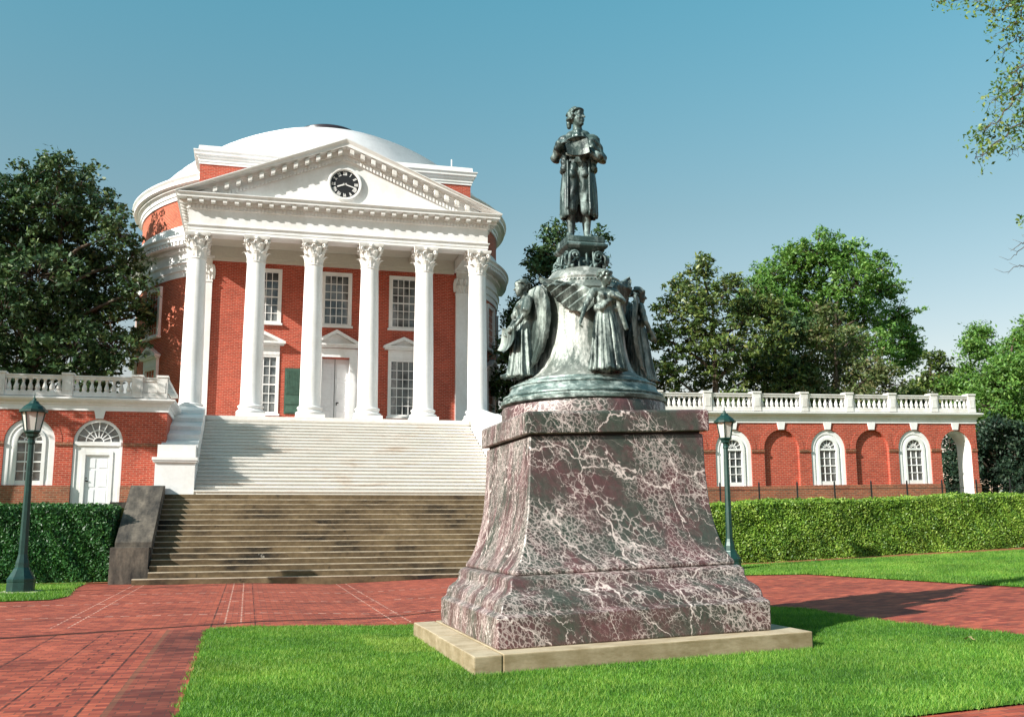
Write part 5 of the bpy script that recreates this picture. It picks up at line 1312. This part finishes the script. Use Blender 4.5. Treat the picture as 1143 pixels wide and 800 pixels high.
# scrolled plinth on top of the bell
sp_ = empty('scroll_plinth', (BCX, MCY, 5.215), 'small square bronze plinth with scrolls under the standing statue', 'plinth')
mb = MB(); sq(mb, [(0.22, 5.21), (0.20, 5.26), (0.18, 5.38), (0.23, 5.44), (0.26, 5.47)], BCX, MCY); mb.build('core', 'bronze', sp_)
mb = MB(); sq(mb, [(0.26, 5.47), (0.29, 5.49), (0.315, 5.515), (0.315, 5.55), (0.295, 5.56), (0.28, 5.58)], BCX, MCY); sq(mb, [(0.275, 5.581), (0.28, 5.59), (0.28, 5.655), (0.272, 5.668)], BCX, MCY); o = mb.build('top_slab', 'bronze', sp_); bevel(o, 0.008)
for k in range(4):
    for s_ in (-1, 1):
        F = Frame(BCX, MCY, k*PI/2); mb = MB(); pts, rad = [], []
        for i in range(26):
            t = i/25
            if t < 0.25: pts.append(F(s_*0.27, 0.24+0.08*math.sin(t*8), 5.20+t*4*0.16))
            else: a = (t-0.25)/0.75*3.2*PI; rr = 0.075*(1-0.75*(t-0.25)/0.75); pts.append(F(s_*(0.25-0.075+math.cos(a)*rr), 0.26+0.04*t, 5.37+math.sin(a)*rr))
            rad.append(0.024-0.006*t)
        mb.tube(pts, rad, 8); mb.build('scroll', 'bronze', sp_, smooth=True)
gp = []; rnd = random.Random(3)
for k in range(70):
    a = rnd.uniform(0, 2*PI); r_ = rnd.uniform(0.26, 0.40); z = 5.20+rnd.uniform(0, 0.13)-(r_-0.26)*0.3
    gp.append(('ell', (BCX+math.sin(a)*r_, MCY-math.cos(a)*r_, z), (0.05, 0.025, 0.022), (rnd.uniform(-1, 1), rnd.uniform(-1, 1), rnd.uniform(0, 6))))
for k in range(16):
    a = k*PI/8; gp.append(('cap', (BCX+math.sin(a)*0.30, MCY-math.cos(a)*0.30, 5.22), (BCX+math.sin(a)*0.27, MCY-math.cos(a)*0.27, 5.40+0.05*math.sin(k*2.3)), 0.022, 0.02))
blob('laurel_garland', gp, 0.014, 'bronze', sp_, None, 1)

# ------------------------------------------------------------ standing statue
sa = math.radians(-18.7)
SM = Matrix.Translation((BCX-0.015, MCY-0.02, 5.668)) @ Matrix.Rotation(sa, 4, 'Z') @ Matrix.Scale(1.035, 4)
stat = empty('bronze_statue', (BCX-0.015, MCY-0.02, 5.668), 'bronze statue of man in long coat holding papers standing atop the bell', 'statue')
parts = [
 # feet and legs
 ('cap', (-0.125, -0.02, 0.045), (-0.150, -0.17, 0.035), 0.048, 0.040), ('cap', (0.115, 0.06, 0.045), (0.16, -0.08, 0.035), 0.048, 0.040), ('box', (-0.125, 0.03, 0.025), (0.032, 0.03, 0.025)), ('box', (0.11, 0.10, 0.025), (0.032, 0.03, 0.025)),
 ('cap', (-0.118, 0.0, 0.08), (-0.118, 0.01, 0.30), 0.044, 0.070), ('cap', (-0.118, 0.01, 0.30), (-0.112, -0.055, 0.50), 0.070, 0.068),
 ('cap', (0.10, 0.07, 0.08), (0.10, 0.085, 0.30), 0.044, 0.068), ('cap', (0.10, 0.085, 0.30), (0.10, 0.02, 0.50), 0.068, 0.066),
 ('cap', (-0.110, -0.055, 0.44), (-0.095, -0.03, 0.95), 0.088, 0.130), ('cap', (0.098, -0.01, 0.44), (0.092, -0.02, 0.95), 0.088, 0.130),
 ('ell', (0, 0.0, 0.99), (0.205, 0.145, 0.15)), ('ell', (0, -0.01, 1.15), (0.175, 0.135, 0.17)), ('ell', (0, 0.0, 1.36), (0.210, 0.140, 0.20)),
 ('cap', (-0.19, 0.01, 1.485), (0.20, 0.01, 1.485), 0.085, 0.085), ('cap', (-0.10, 0.01, 1.55), (0.10, 0.01, 1.55), 0.075, 0.075), ('cap', (0, 0.01, 1.52), (-0.01, -0.01, 1.70), 0.080, 0.066),
 # coat fronts, waistcoat skirts, lapels, cravat
 ('cap', (-0.19, -0.08, 1.42), (-0.20, -0.10, 1.02), 0.055, 0.055), ('cap', (0.19, -0.08, 1.42), (0.21, -0.10, 1.02), 0.06, 0.055),
 ('cap', (-0.07, -0.12, 1.05), (-0.09, -0.135, 0.92), 0.06, 0.055), ('cap', (0.07, -0.12, 1.05), (0.09, -0.13, 0.92), 0.06, 0.055),
 ('cap', (-0.06, -0.12, 1.52), (-0.10, -0.15, 1.20), 0.03, 0.035), ('cap', (0.06, -0.12, 1.52), (0.13, -0.145, 1.20), 0.03, 0.035),
 ('ell', (0.0, -0.11, 1.57), (0.05, 0.04, 0.05)), ('ell', (0.0, -0.14, 1.49), (0.045, 0.03, 0.06)), ('ell', (0.01, -0.145, 1.42), (0.03, 0.025, 0.05)),
 ('cap', (-0.085, 0.03, 1.61), (0.085, 0.03, 1.61), 0.035, 0.035),
 # arms in full sleeves with turned cuffs
 ('cap', (-0.215, 0.01, 1.475), (-0.325, 0.00, 1.215), 0.082, 0.066), ('cap', (-0.325, 0.00, 1.215), (-0.265, -0.19, 1.335), 0.074, 0.060), ('cap', (-0.275, -0.175, 1.325), (-0.25, -0.215, 1.345), 0.070, 0.070),
 ('cap', (0.225, 0.01, 1.475), (0.335, 0.01, 1.19), 0.082, 0.066), ('cap', (0.335, 0.01, 1.19), (0.265, -0.17, 1.165), 0.074, 0.062), ('cap', (0.29, -0.15, 1.168), (0.25, -0.19, 1.165), 0.072, 0.070)]
parts += hand_parts((-0.235, -0.235, 1.355), (0.85, -0.25, 0.35), (0.3, 0.2, -1), 1.05, 0.75)
parts += hand_parts((0.235, -0.205, 1.165), (-0.95, -0.2, 0.1), (0, 0.35, 1), 1.05, 0.8)
parts += head_parts((-0.02, -0.02, 1.80), math.radians(52), 1.30, pitch=0.12)
def foldb(v, n):
    z = v.z
    if 0.55 < z < 0.98: v = v+n*0.006*math.sin(v.x*55+math.sin(z*14)*2)*(1 if n.y < 0 else 0.3)
    if 1.0 < z < 1.5 and abs(v.x) > 0.2: v = v+n*0.007*math.sin(z*60+v.x*40)
    if 1.0 < z < 1.5 and abs(v.x) <= 0.2: v = v+n*0.004*math.sin(z*48)*math.sin(v.x*30)
    return v
body = blob('body', parts, 0.0105, 'bronze', stat, SM, 2, foldb)
V, Fc = shell_mesh([(0.255, 0.32), (0.265, 0.36), (0.264, 0.55), (0.258, 0.75), (0.245, 0.92), (0.222, 1.04), (0.205, 1.14)], 0.62, 2*PI-0.62, 80, 0.035, lambda a, t: (1-t)*(0.016*math.sin(a*7+0.6)+0.010*math.sin(a*12+t*2)), 0.98, 0.80)
def foldc(v, n):
    a = math.atan2(v.x, -v.y); k = min(1, max(0, (1.1-v.z)/0.4)); return v+n*(0.007*math.sin(a*19+v.z*2)*k)
cp_ = [('mesh', V, Fc), ('cap', (-0.15, -0.14, 1.12), (-0.165, -0.165, 0.44), 0.022, 0.022), ('cap', (0.15, -0.14, 1.12), (0.165, -0.155, 0.40), 0.022, 0.022), ('ell', (-0.240, -0.05, 1.0), (0.030, 0.07, 0.035)), ('ell', (0.240, -0.05, 1.0), (0.030, 0.07, 0.035)), ('cap', (-0.1, 0.12, 1.0), (-0.14, 0.16, 0.42), 0.05, 0.06), ('cap', (0.1, 0.12, 1.0), (0.16, 0.16, 0.40), 0.05, 0.06)]
coat = blob('coat', cp_, 0.0125, 'bronze', stat, SM, 1, foldc)
hp = []; rnd = random.Random(11); Rh = Matrix.Rotation(math.radians(52), 4, 'Z'); HC = Vector((-0.02, -0.02, 1.80))
for k in range(60):
    a = rnd.uniform(1.0, 2*PI-1.0); e_ = rnd.uniform(-0.45, 1.35); q = HC+Rh @ Vector((math.sin(a)*math.cos(e_)*0.104, -math.cos(a)*math.cos(e_)*0.128+0.014, 0.038+math.sin(e_)*0.122)); hp.append(('ell', tuple(q), (0.034, 0.028, 0.020), (rnd.uniform(-.6, .6), rnd.uniform(-.6, .6), a)))
for k in range(9):
    a = -0.9+k*0.225; q = HC+Rh @ Vector((math.sin(a)*0.085, -math.cos(a)*0.088, 0.118)); hp.append(('ell', tuple(q), (0.028, 0.026, 0.024)))
for sx in (-1, 1):
    for k in range(3): q = HC+Rh @ Vector((sx*0.098, 0.02+k*0.03, 0.0-k*0.006)); hp.append(('ell', tuple(q), (0.022, 0.030, 0.028), (0, 0, 0.7)))
q = HC+Rh @ Vector((0, 0.135, -0.04)); q2 = HC+Rh @ Vector((0, 0.135, -0.09)); hp += [('cap', tuple(q), tuple(q2), 0.042, 0.034)]
blob('hair', hp, 0.0105, 'bronze', stat, SM, 1)
mb = MB()
def sheet_(mb, c, ux, uz, w, h, th, bend):
    c, ux, uz = Vector(c), Vector(ux).normalized(), Vector(uz).normalized(); nn = ux.cross(uz).normalized(); n = 12; b0 = len(mb.v)
    for side in (0, 1):
        for j in (0, 0.33, 0.66, 1):
            for i in range(n+1):
                u = i/n*2-1; p = c+ux*u*w+uz*(j*2-1)*h+nn*(bend*u*u-bend*0.4+ (th if side else 0)+0.01*math.sin(j*5)); mb.v.append(tuple(SM @ p))
    N_ = 4*(n+1)
    for j in range(3):
        for i in range(n): a = b0+j*(n+1)+i; mb.f += [(a, a+1, a+n+2, a+n+1), (N_+a, N_+a+n+1, N_+a+n+2, N_+a+1)]
    for i in range(n): a = b0+i; mb.f += [(a, N_+a, N_+a+1, a+1)]; a = b0+3*(n+1)+i; mb.f += [(a, a+1, N_+a+1, N_+a)]
    for j in range(3): a = b0+j*(n+1); mb.f += [(a, a+n+1, N_+a+n+1, N_+a)]; a += n; mb.f += [(a, N_+a, N_+a+n+1, a+n+1)]
sheet_(mb, (-0.015, -0.285, 1.27), (1, 0.05, 0.06), (-0.12, 0.25, 1), 0.155, 0.125, 0.012, 0.05)
sheet_(mb, (-0.03, -0.24, 1.395), (1, 0.1, 0.16), (0.05, -1, 0.35), 0.13, 0.06, 0.012, 0.03)
sheet_(mb, (-0.01, -0.25, 1.165), (1, 0.05, 0.06), (0, 0.9, 0.35), 0.165, 0.04, 0.02, 0.03)
mb.build('papers', 'bronze_figure', stat, smooth=False, recalc=True)

# fallen leaf on the lawn
mb = MB(); lx, ly = 8.55, 10.75; n0 = len(mb.v); lz = g(lx)+0.075
for k in range(10):
    a = k*2*PI/10; r_ = 0.06 if k % 2 else 0.035
    mb.v.append((lx+math.cos(a)*r_*1.3, ly+math.sin(a)*r_, lz+0.02*math.sin(a*2)))
mb.v.append((lx, ly, lz+0.015)); mb.f += [(n0+i, n0+(i+1) % 10, n0+10) for i in range(10)]
tag(mb.build('fallen_leaf', 'fallen_leaf'), 'dry tan leaf lying on the lawn right of the pedestal', 'leaf')
# flagpole standing left of the view, whose shadow crosses the paving
mb = MB(); mb.lathe([(0.25, 0.0), (0.25, 0.3), (0.13, 0.4), (0.11, 2), (0.085, 11.6), (0.10, 11.65), (0.12, 11.75), (0.05, 11.88)], -12.85, 12.35, 12)
tag(mb.build('flagpole', 'white_paint', autos=40), 'white metal flagpole on the brick plaza left of the lawn', 'flagpole')
# ------------------------------------------------------------ trees
def at(px, py, Y):
    d = fv+rv*((px-571.5)/1115.2)-uv_*((py-400)/1115.2); s_ = Y/d.y; return Vector((d.x*s_, Y, EYE+d.z*s_))
def tree(name, label, base, clumps, nleaf, lsize, mat, tr=0.28, per=26, clr=0.42, group=None, seed=1, shell=0.5, bias=(0.1, -0.25, 0.75), twig=True, top=None, cat='tree'):
    """clumps: (Vector centre, radius). trunk, limbs to each clump, twigs to each leaf cluster"""
    rng = np.random.RandomState(seed); rnd = random.Random(seed)
    base = Vector(base); r_ = empty(name, base, label, cat, group)
    cs = [(Vector(c), r) for c, r in clumps]
    cen = sum((c for c, r in cs), Vector())/len(cs); zt = max(c.z for c, r in cs)
    topv = Vector(top) if top else Vector((cen.x, cen.y, base.z+(zt-base.z)*0.88))
    mb = MB(); n = 9; tp = []
    for i in range(n+1):
        t = i/n; p = base.lerp(topv, t)+Vector((math.sin(t*5+seed)*0.12, math.cos(t*4+seed)*0.12, 0))*(1 if 0 < i < n else 0); tp.append(p)
    mb.tube(tp, [tr*(1.25 if i == 0 else 1)*(1-0.85*i/n) for i in range(n+1)], 9)
    mb.build('trunk', 'bark', r_, smooth=True)
    bm_ = MB(); pts = []
    tot = sum(r*r for c, r in cs); ncl = nleaf//per
    for c, r in cs:
        # attach point below the clump on the trunk
        zt_ = c.z-((c-topv).xy.length)*0.55-0.3; t = min(1, max(0.15, (zt_-base.z)/max(0.1, topv.z-base.z))); a = base.lerp(topv, t)
        mid = a.lerp(c, 0.5)+Vector((rnd.uniform(-.3, .3), rnd.uniform(-.3, .3), rnd.uniform(-.1, .4)))
        L_ = (c-a).length; w = min(tr*0.5, 0.03+0.022*L_)
        bm_.tube([a, a.lerp(mid, 0.5)+Vector((0, 0, 0.1)), mid, mid.lerp(c, 0.5), c], [w, w*0.85, w*0.7, w*0.5, w*0.35], 6)
        k = max(3, int(ncl*r*r/tot))
        for _ in range(k):
            v = Vector(rng.randn(3)).normalized(); v.z *= 0.85; rr = r*(shell+(1-shell)*rng.rand()**0.6)*(0.95+0.55*noise.noise(v*1.9+c*0.3)); p = c+v*rr; pts.append(p)
            if twig and _ % 2 == 0:
                q = c+v*rr*0.15; bm_.tube([q, q.lerp(p, 0.5)+Vector((0, 0, 0.08)), p], [w*0.3, w*0.2, 0.012], 4)
    bm_.build('branches', 'bark', r_, smooth=True)
    P_ = np.array([tuple(p) for p in pts]); C = np.repeat(P_, per, axis=0); rr = clr*(0.6+0.8*rng.rand(len(P_))); off = rng.randn(len(C), 3)*np.repeat(rr, per)[:, None]*np.array([0.5, 0.5, 0.32]); C = C+off
    V = leaf_quads(C, lsize, np.array(bias), 0.8, 1.4)
    q = np.repeat(rng.rand(len(P_)), per)*0.45+rng.rand(len(C))*0.5; q[rng.rand(len(C)) < 0.05] = 1.0
    quads_obj('crown', V, mat, 4, r_, np.clip(q, 0, 1))
    return r_
def pc(lst, Y, dy=2.0, seed=0):
    rnd = random.Random(seed); return [(at(x, y, Y+rnd.uniform(-dy, dy)), r) for x, y, r in lst]
mag = [(66, 186, 1.0), (40, 205, 1.3), (88, 212, 1.4), (62, 232, 1.7), (12, 222, 1.3), (110, 238, 1.2), (20, 262, 1.8), (75, 272, 1.9), (128, 262, 1.1), (40, 308, 2.0), (100, 305, 1.8), (142, 292, 1.0), (-15, 290, 2.0), (5, 350, 2.0), (62, 350, 2.0), (115, 345, 1.6), (150, 325, 1.0), (158, 350, 0.8), (24, 395, 1.8), (80, 392, 1.8), (126, 388, 1.3), (152, 378, 0.7), (-35, 340, 2.2), (-45, 400, 2.2), (-30, 245, 1.6), (50, 425, 1.3), (105, 425, 1.2), (0, 425, 1.3)]
tree('magnolia_tree', 'big dark green magnolia tree left of the rotunda behind balustrade', (-10.3, 48.6, 2.24), pc([(x, y, r*1.07) for x, y, r in mag], 48.6, 1.9, 1), 64000, 0.19, 'magnolia_leaf', 0.42, seed=3, shell=0.30, clr=0.30, per=22)
t1 = [(755, 452, 1.2), (790, 452, 1.3), (825, 452, 1.3), (783, 300, 1.0), (762, 322, 1.2), (812, 325, 1.5), (745, 345, 1.0), (785, 345, 1.8), (840, 350, 1.6), (738, 375, 1.1), (770, 380, 1.8), (820, 385, 2.0), (865, 385, 1.6), (745, 415, 1.4), (790, 418, 1.7), (840, 420, 1.8), (880, 425, 1.4), (730, 435, 1.1), (862, 345, 1.2)]
tree('magnolia_tree', 'olive green magnolia tree beyond right wing nearest the monument', at(795, 450, 51).xy.to_3d()+Vector((0, 0, 2.24)), pc(t1, 51, 2, 2), 30000, 0.19, 'olive_leaf', 0.34, seed=5, shell=0.25, clr=0.27, per=22)
t2 = [(912, 278, 1.7), (885, 290, 1.8), (940, 285, 1.8), (862, 310, 1.8), (905, 312, 2.2), (950, 315, 2.2), (978, 300, 1.5), (985, 325, 1.6), (845, 325, 1.5), (868, 345, 1.8), (925, 348, 2.0), (965, 352, 1.8), (1000, 358, 1.7), (1012, 380, 1.4), (905, 375, 1.7), (985, 385, 1.6), (1010, 402, 1.3), (835, 345, 1.2), (945, 385, 1.7), (1024, 395, 0.8), (890, 345, 1.7)]
tree('maple_tree', 'tall bright green round crowned tree beyond the right wing', at(925, 450, 60).xy.to_3d()+Vector((0, 0, 2.24)), pc(t2, 60, 2.6, 3), 58000, 0.18, 'bright_leaf', 0.40, seed=7, shell=0.30, clr=0.30)
t3 = [(860, 447, 1.3), (890, 450, 1.3), (920, 450, 1.4), (955, 452, 1.4), (985, 452, 1.2), (915, 375, 1.3), (950, 380, 1.4), (900, 405, 1.7), (940, 410, 1.8), (975, 415, 1.5), (905, 432, 1.5), (950, 437, 1.5), (990, 430, 1.2), (925, 350, 1.0)]
tree('olive_bronze_tree', 'reddish olive thin leaved tree in front of the tallest right tree', at(940, 450, 53).xy.to_3d()+Vector((0, 0, 2.24)), pc(t3, 53, 1.5, 4), 19000, 0.18, 'mixed_leaf', 0.25, seed=9, shell=0.3, clr=0.42)
t3b = [(862, 402, 1.8), (885, 372, 1.5), (892, 425, 1.6), (870, 440, 1.6)]
tree('evergreen_tree', 'dark evergreen tree squeezed between olive magnolia and tall bright tree', at(875, 450, 55).xy.to_3d()+Vector((0, 0, 2.24)), pc(t3b, 55, 1.0, 4), 12000, 0.22, 'magnolia_leaf', 0.25, seed=19, shell=0.2)
t4 = [(1015, 452, 1.0), (1045, 453, 1.1), (1070, 454, 1.0), (1035, 425, 1.0), (1055, 415, 1.0), (1025, 440, 1.2), (1062, 438, 1.3), (1045, 400, 0.8), (1010, 440, 0.9)]
tree('young_tree', 'small yellowish green tree low behind the right wing balustrade end', at(1042, 450, 56).xy.to_3d()+Vector((0, 0, 2.24)), pc(t4, 56, 1.0, 5), 9000, 0.20, 'olive_leaf', 0.14, seed=11, shell=0.3)
t5 = [(1072, 445, 1.0), (1060, 430, 0.8), (1078, 428, 0.9), (1092, 372, 0.8), (1086, 388, 0.9), (1100, 392, 0.7), (1080, 412, 0.6), (1100, 425, 0.9), (1085, 442, 0.8)]
tree('young_tree', 'slender bright green tree rising past the far right wing end', at(1092, 450, 54).xy.to_3d()+Vector((0, 0, 2.24)), pc(t5, 54, 1.0, 6), 14000, 0.16, 'bright_leaf', 0.16, seed=13, shell=0.3)
t6 = [(1105, 440, 1.3), (1112, 415, 1.2), (1128, 462, 1.3), (1150, 470, 1.5), (1135, 385, 1.1), (1150, 370, 1.2), (1125, 405, 1.2), (1145, 415, 1.5), (1118, 435, 1.2), (1140, 450, 1.5), (1165, 400, 1.8), (1108, 455, 1.2), (1100, 478, 1.0), (1175, 440, 1.8), (1130, 480, 1.3)]
tree('ash_tree', 'pale green feathery tree at the right edge beyond the wing', at(1150, 470, 48).xy.to_3d()+Vector((0, 0, 2.24)), pc(t6, 48, 1.5, 7), 34000, 0.16, 'bright_leaf', 0.25, seed=15, shell=0.3)
t7 = [(1112, 480, 1.1), (1125, 510, 1.3), (1145, 500, 1.6), (1110, 530, 1.2), (1135, 540, 1.4), (1160, 530, 1.6), (1100, 505, 1.0), (1070, 520, 1.2), (1075, 545, 1.2), (1085, 490, 1.1), (1060, 545, 1.0), (1060, 500, 1.0), (1180, 490, 2)]
tree('evergreen_shrub', 'dark shaded evergreen shrubbery seen through and beside the open arch', at(1115, 560, 47).xy.to_3d()+Vector((0, 0, 2.24)), pc(t7, 46.5, 1.2, 8), 26000, 0.17, 'dark_leaf', 0.2, seed=17, shell=0.1, cat='shrub', bias=(0, -0.3, 0.5))
t8 = [(622, 262, 0.9), (608, 290, 1.1), (632, 300, 1.3), (600, 325, 1.2), (650, 330, 1.5), (585, 355, 1.3), (625, 350, 1.5), (575, 395, 1.4), (600, 400, 1.5), (570, 435, 1.4), (660, 290, 0.9), (672, 262, 0.5), (690, 350, 1.2), (665, 390, 1.6), (700, 420, 1.2), (610, 440, 1.6), (580, 460, 1.5), (596, 300, 0.6)]
tree('dark_tree', 'dark leafy tree directly behind the monument beside the rotunda', at(625, 450, 50).xy.to_3d()+Vector((0, 0, 2.24)), pc(t8, 50, 1.4, 9), 30000, 0.19, 'magnolia_leaf', 0.26, seed=21, shell=0.3, clr=0.36)
t9 = [(705, 430, 1.3), (725, 440, 1.0)]
# shade tree standing left of the view
sh_c = [(Vector((-13.1, 33.7, 12.0)), 1.3), (Vector((-13.6, 34.6, 12.6)), 1.3), (Vector((-14.6, 33.6, 12.2)), 1.2), (Vector((-14.5, 34.2, 10.4)), 1.2), (Vector((-12.3, 32.9, 10.3)), 0.8)]
tree('shade_tree', 'unseen round shade tree on the terrace left of the arched window wing', (-13.9, 34.0, 2.2), sh_c, 14000, 0.2, 'magnolia_leaf', 0.22, seed=23, shell=0.1)

# overhanging sycamore branch, its trunk stands to the right of the view
def chain(pts, k=6, jit=0.15, seed=0):
    rnd = random.Random(seed); out = []
    for a, b_ in zip(pts[:-1], pts[1:]):
        for i in range(k): out.append(a.lerp(b_, i/k)+Vector((rnd.uniform(-jit, jit), rnd.uniform(-jit, jit), rnd.uniform(-jit, jit)))*(0 if (i == 0) else 1))
    out.append(pts[-1]); return out
sy = empty('sycamore_tree', (27, 22, 0.6), 'sycamore whose thin leafy twigs hang into the top right corner', 'tree')
Yb = 18.5
mb = MB(); trunk = [Vector((27, 22, 0.6)), Vector((26.6, 21.8, 5)), Vector((26, 21.5, 10)), Vector((25.6, 21, 15)), Vector((25, 20.6, 19))]
mb.tube(trunk, [0.5, 0.42, 0.36, 0.28, 0.16], 12); mb.build('trunk', 'bark', sy, smooth=True)
limbs = [[trunk[3], Vector((22, 20, 16.5)), at(1200, -60, Yb)], [trunk[2], Vector((22, 20, 12)), at(1200, 60, Yb)], [trunk[1], Vector((22, 19.5, 8.0)), at(1190, 250, Yb)]]
drops = [(0, [(1200, -60), (1160, -20), (1120, 0), (1085, -2), (1045, 2)]), (0, [(1160, -20), (1140, 20), (1118, 35)]), (1, [(1200, 60), (1160, 45), (1135, 40), (1120, 60)]), (1, [(1160, 45), (1145, 85), (1122, 105), (1108, 112)]),
         (1, [(1200, 60), (1165, 110), (1135, 140), (1110, 160), (1088, 178)]), (1, [(1145, 85), (1130, 115), (1112, 138), (1098, 142)]), (1, [(1165, 110), (1150, 150), (1130, 172)]), (0, [(1160, -20), (1130, 5), (1105, 14)]), (1, [(1160, 45), (1140, 75), (1125, 85)]), (0, [(1200, -60), (1150, -40), (1120, -20), (1095, 5)])]
bare = [[(1190, 250), (1160, 262), (1140, 278), (1125, 290)], [(1160, 262), (1145, 268), (1128, 280)], [(1190, 250), (1160, 300), (1138, 296), (1120, 304)], [(1190, 250), (1150, 248), (1141, 247)]]
mb = MB(); pts = []
for i, l in enumerate(limbs): c_ = chain(l, 6, 0.12, i); mb.tube(c_, list(np.linspace(0.14, 0.05, len(c_))), 7)
for i, (k, l) in enumerate(drops):
    P_ = [at(x, y, Yb+0.3*math.sin(i*2+j)) for j, (x, y) in enumerate(l)]; c_ = chain(P_, 6, 0.05, 10+i); mb.tube(c_, list(np.linspace(0.028, 0.006, len(c_))), 5)
    rnd = random.Random(i)
    for j, p in enumerate(c_[2:]):
        for _ in range(2):
            q = p+Vector((rnd.uniform(-.28, .28), rnd.uniform(-.4, .4), rnd.uniform(-.28, .18))); mb.tube([p, p.lerp(q, .5)+Vector((0, 0, .03)), q], [0.006, 0.005, 0.003], 4)
            if rnd.random() < 0.62: pts.append(q)
for i, l in enumerate(bare):
    c_ = chain([at(x, y, Yb) for x, y in l], 5, 0.04, 40+i); mb.tube(c_, list(np.linspace(0.022, 0.004, len(c_))), 5)
    for j, p in enumerate(c_[3::2]):
        q = p+Vector((-0.15, 0.1*(-1)**j, 0.10*(-1)**j)); mb.tube([p, q], [0.005, 0.003], 4)
mb.build('branches', 'bark', sy, smooth=True)
pts += [at(1141, 247, Yb)]*2
P_ = np.array([tuple(p) for p in pts]); C = np.repeat(P_, 15, axis=0)+np.random.randn(len(P_)*15, 3)*0.09
quads_obj('leaves', leaf_quads(C, 0.095, np.array([-0.4, -0.4, 0.4]), 0.9, 1.1), 'sycamore_leaf', 4, sy)
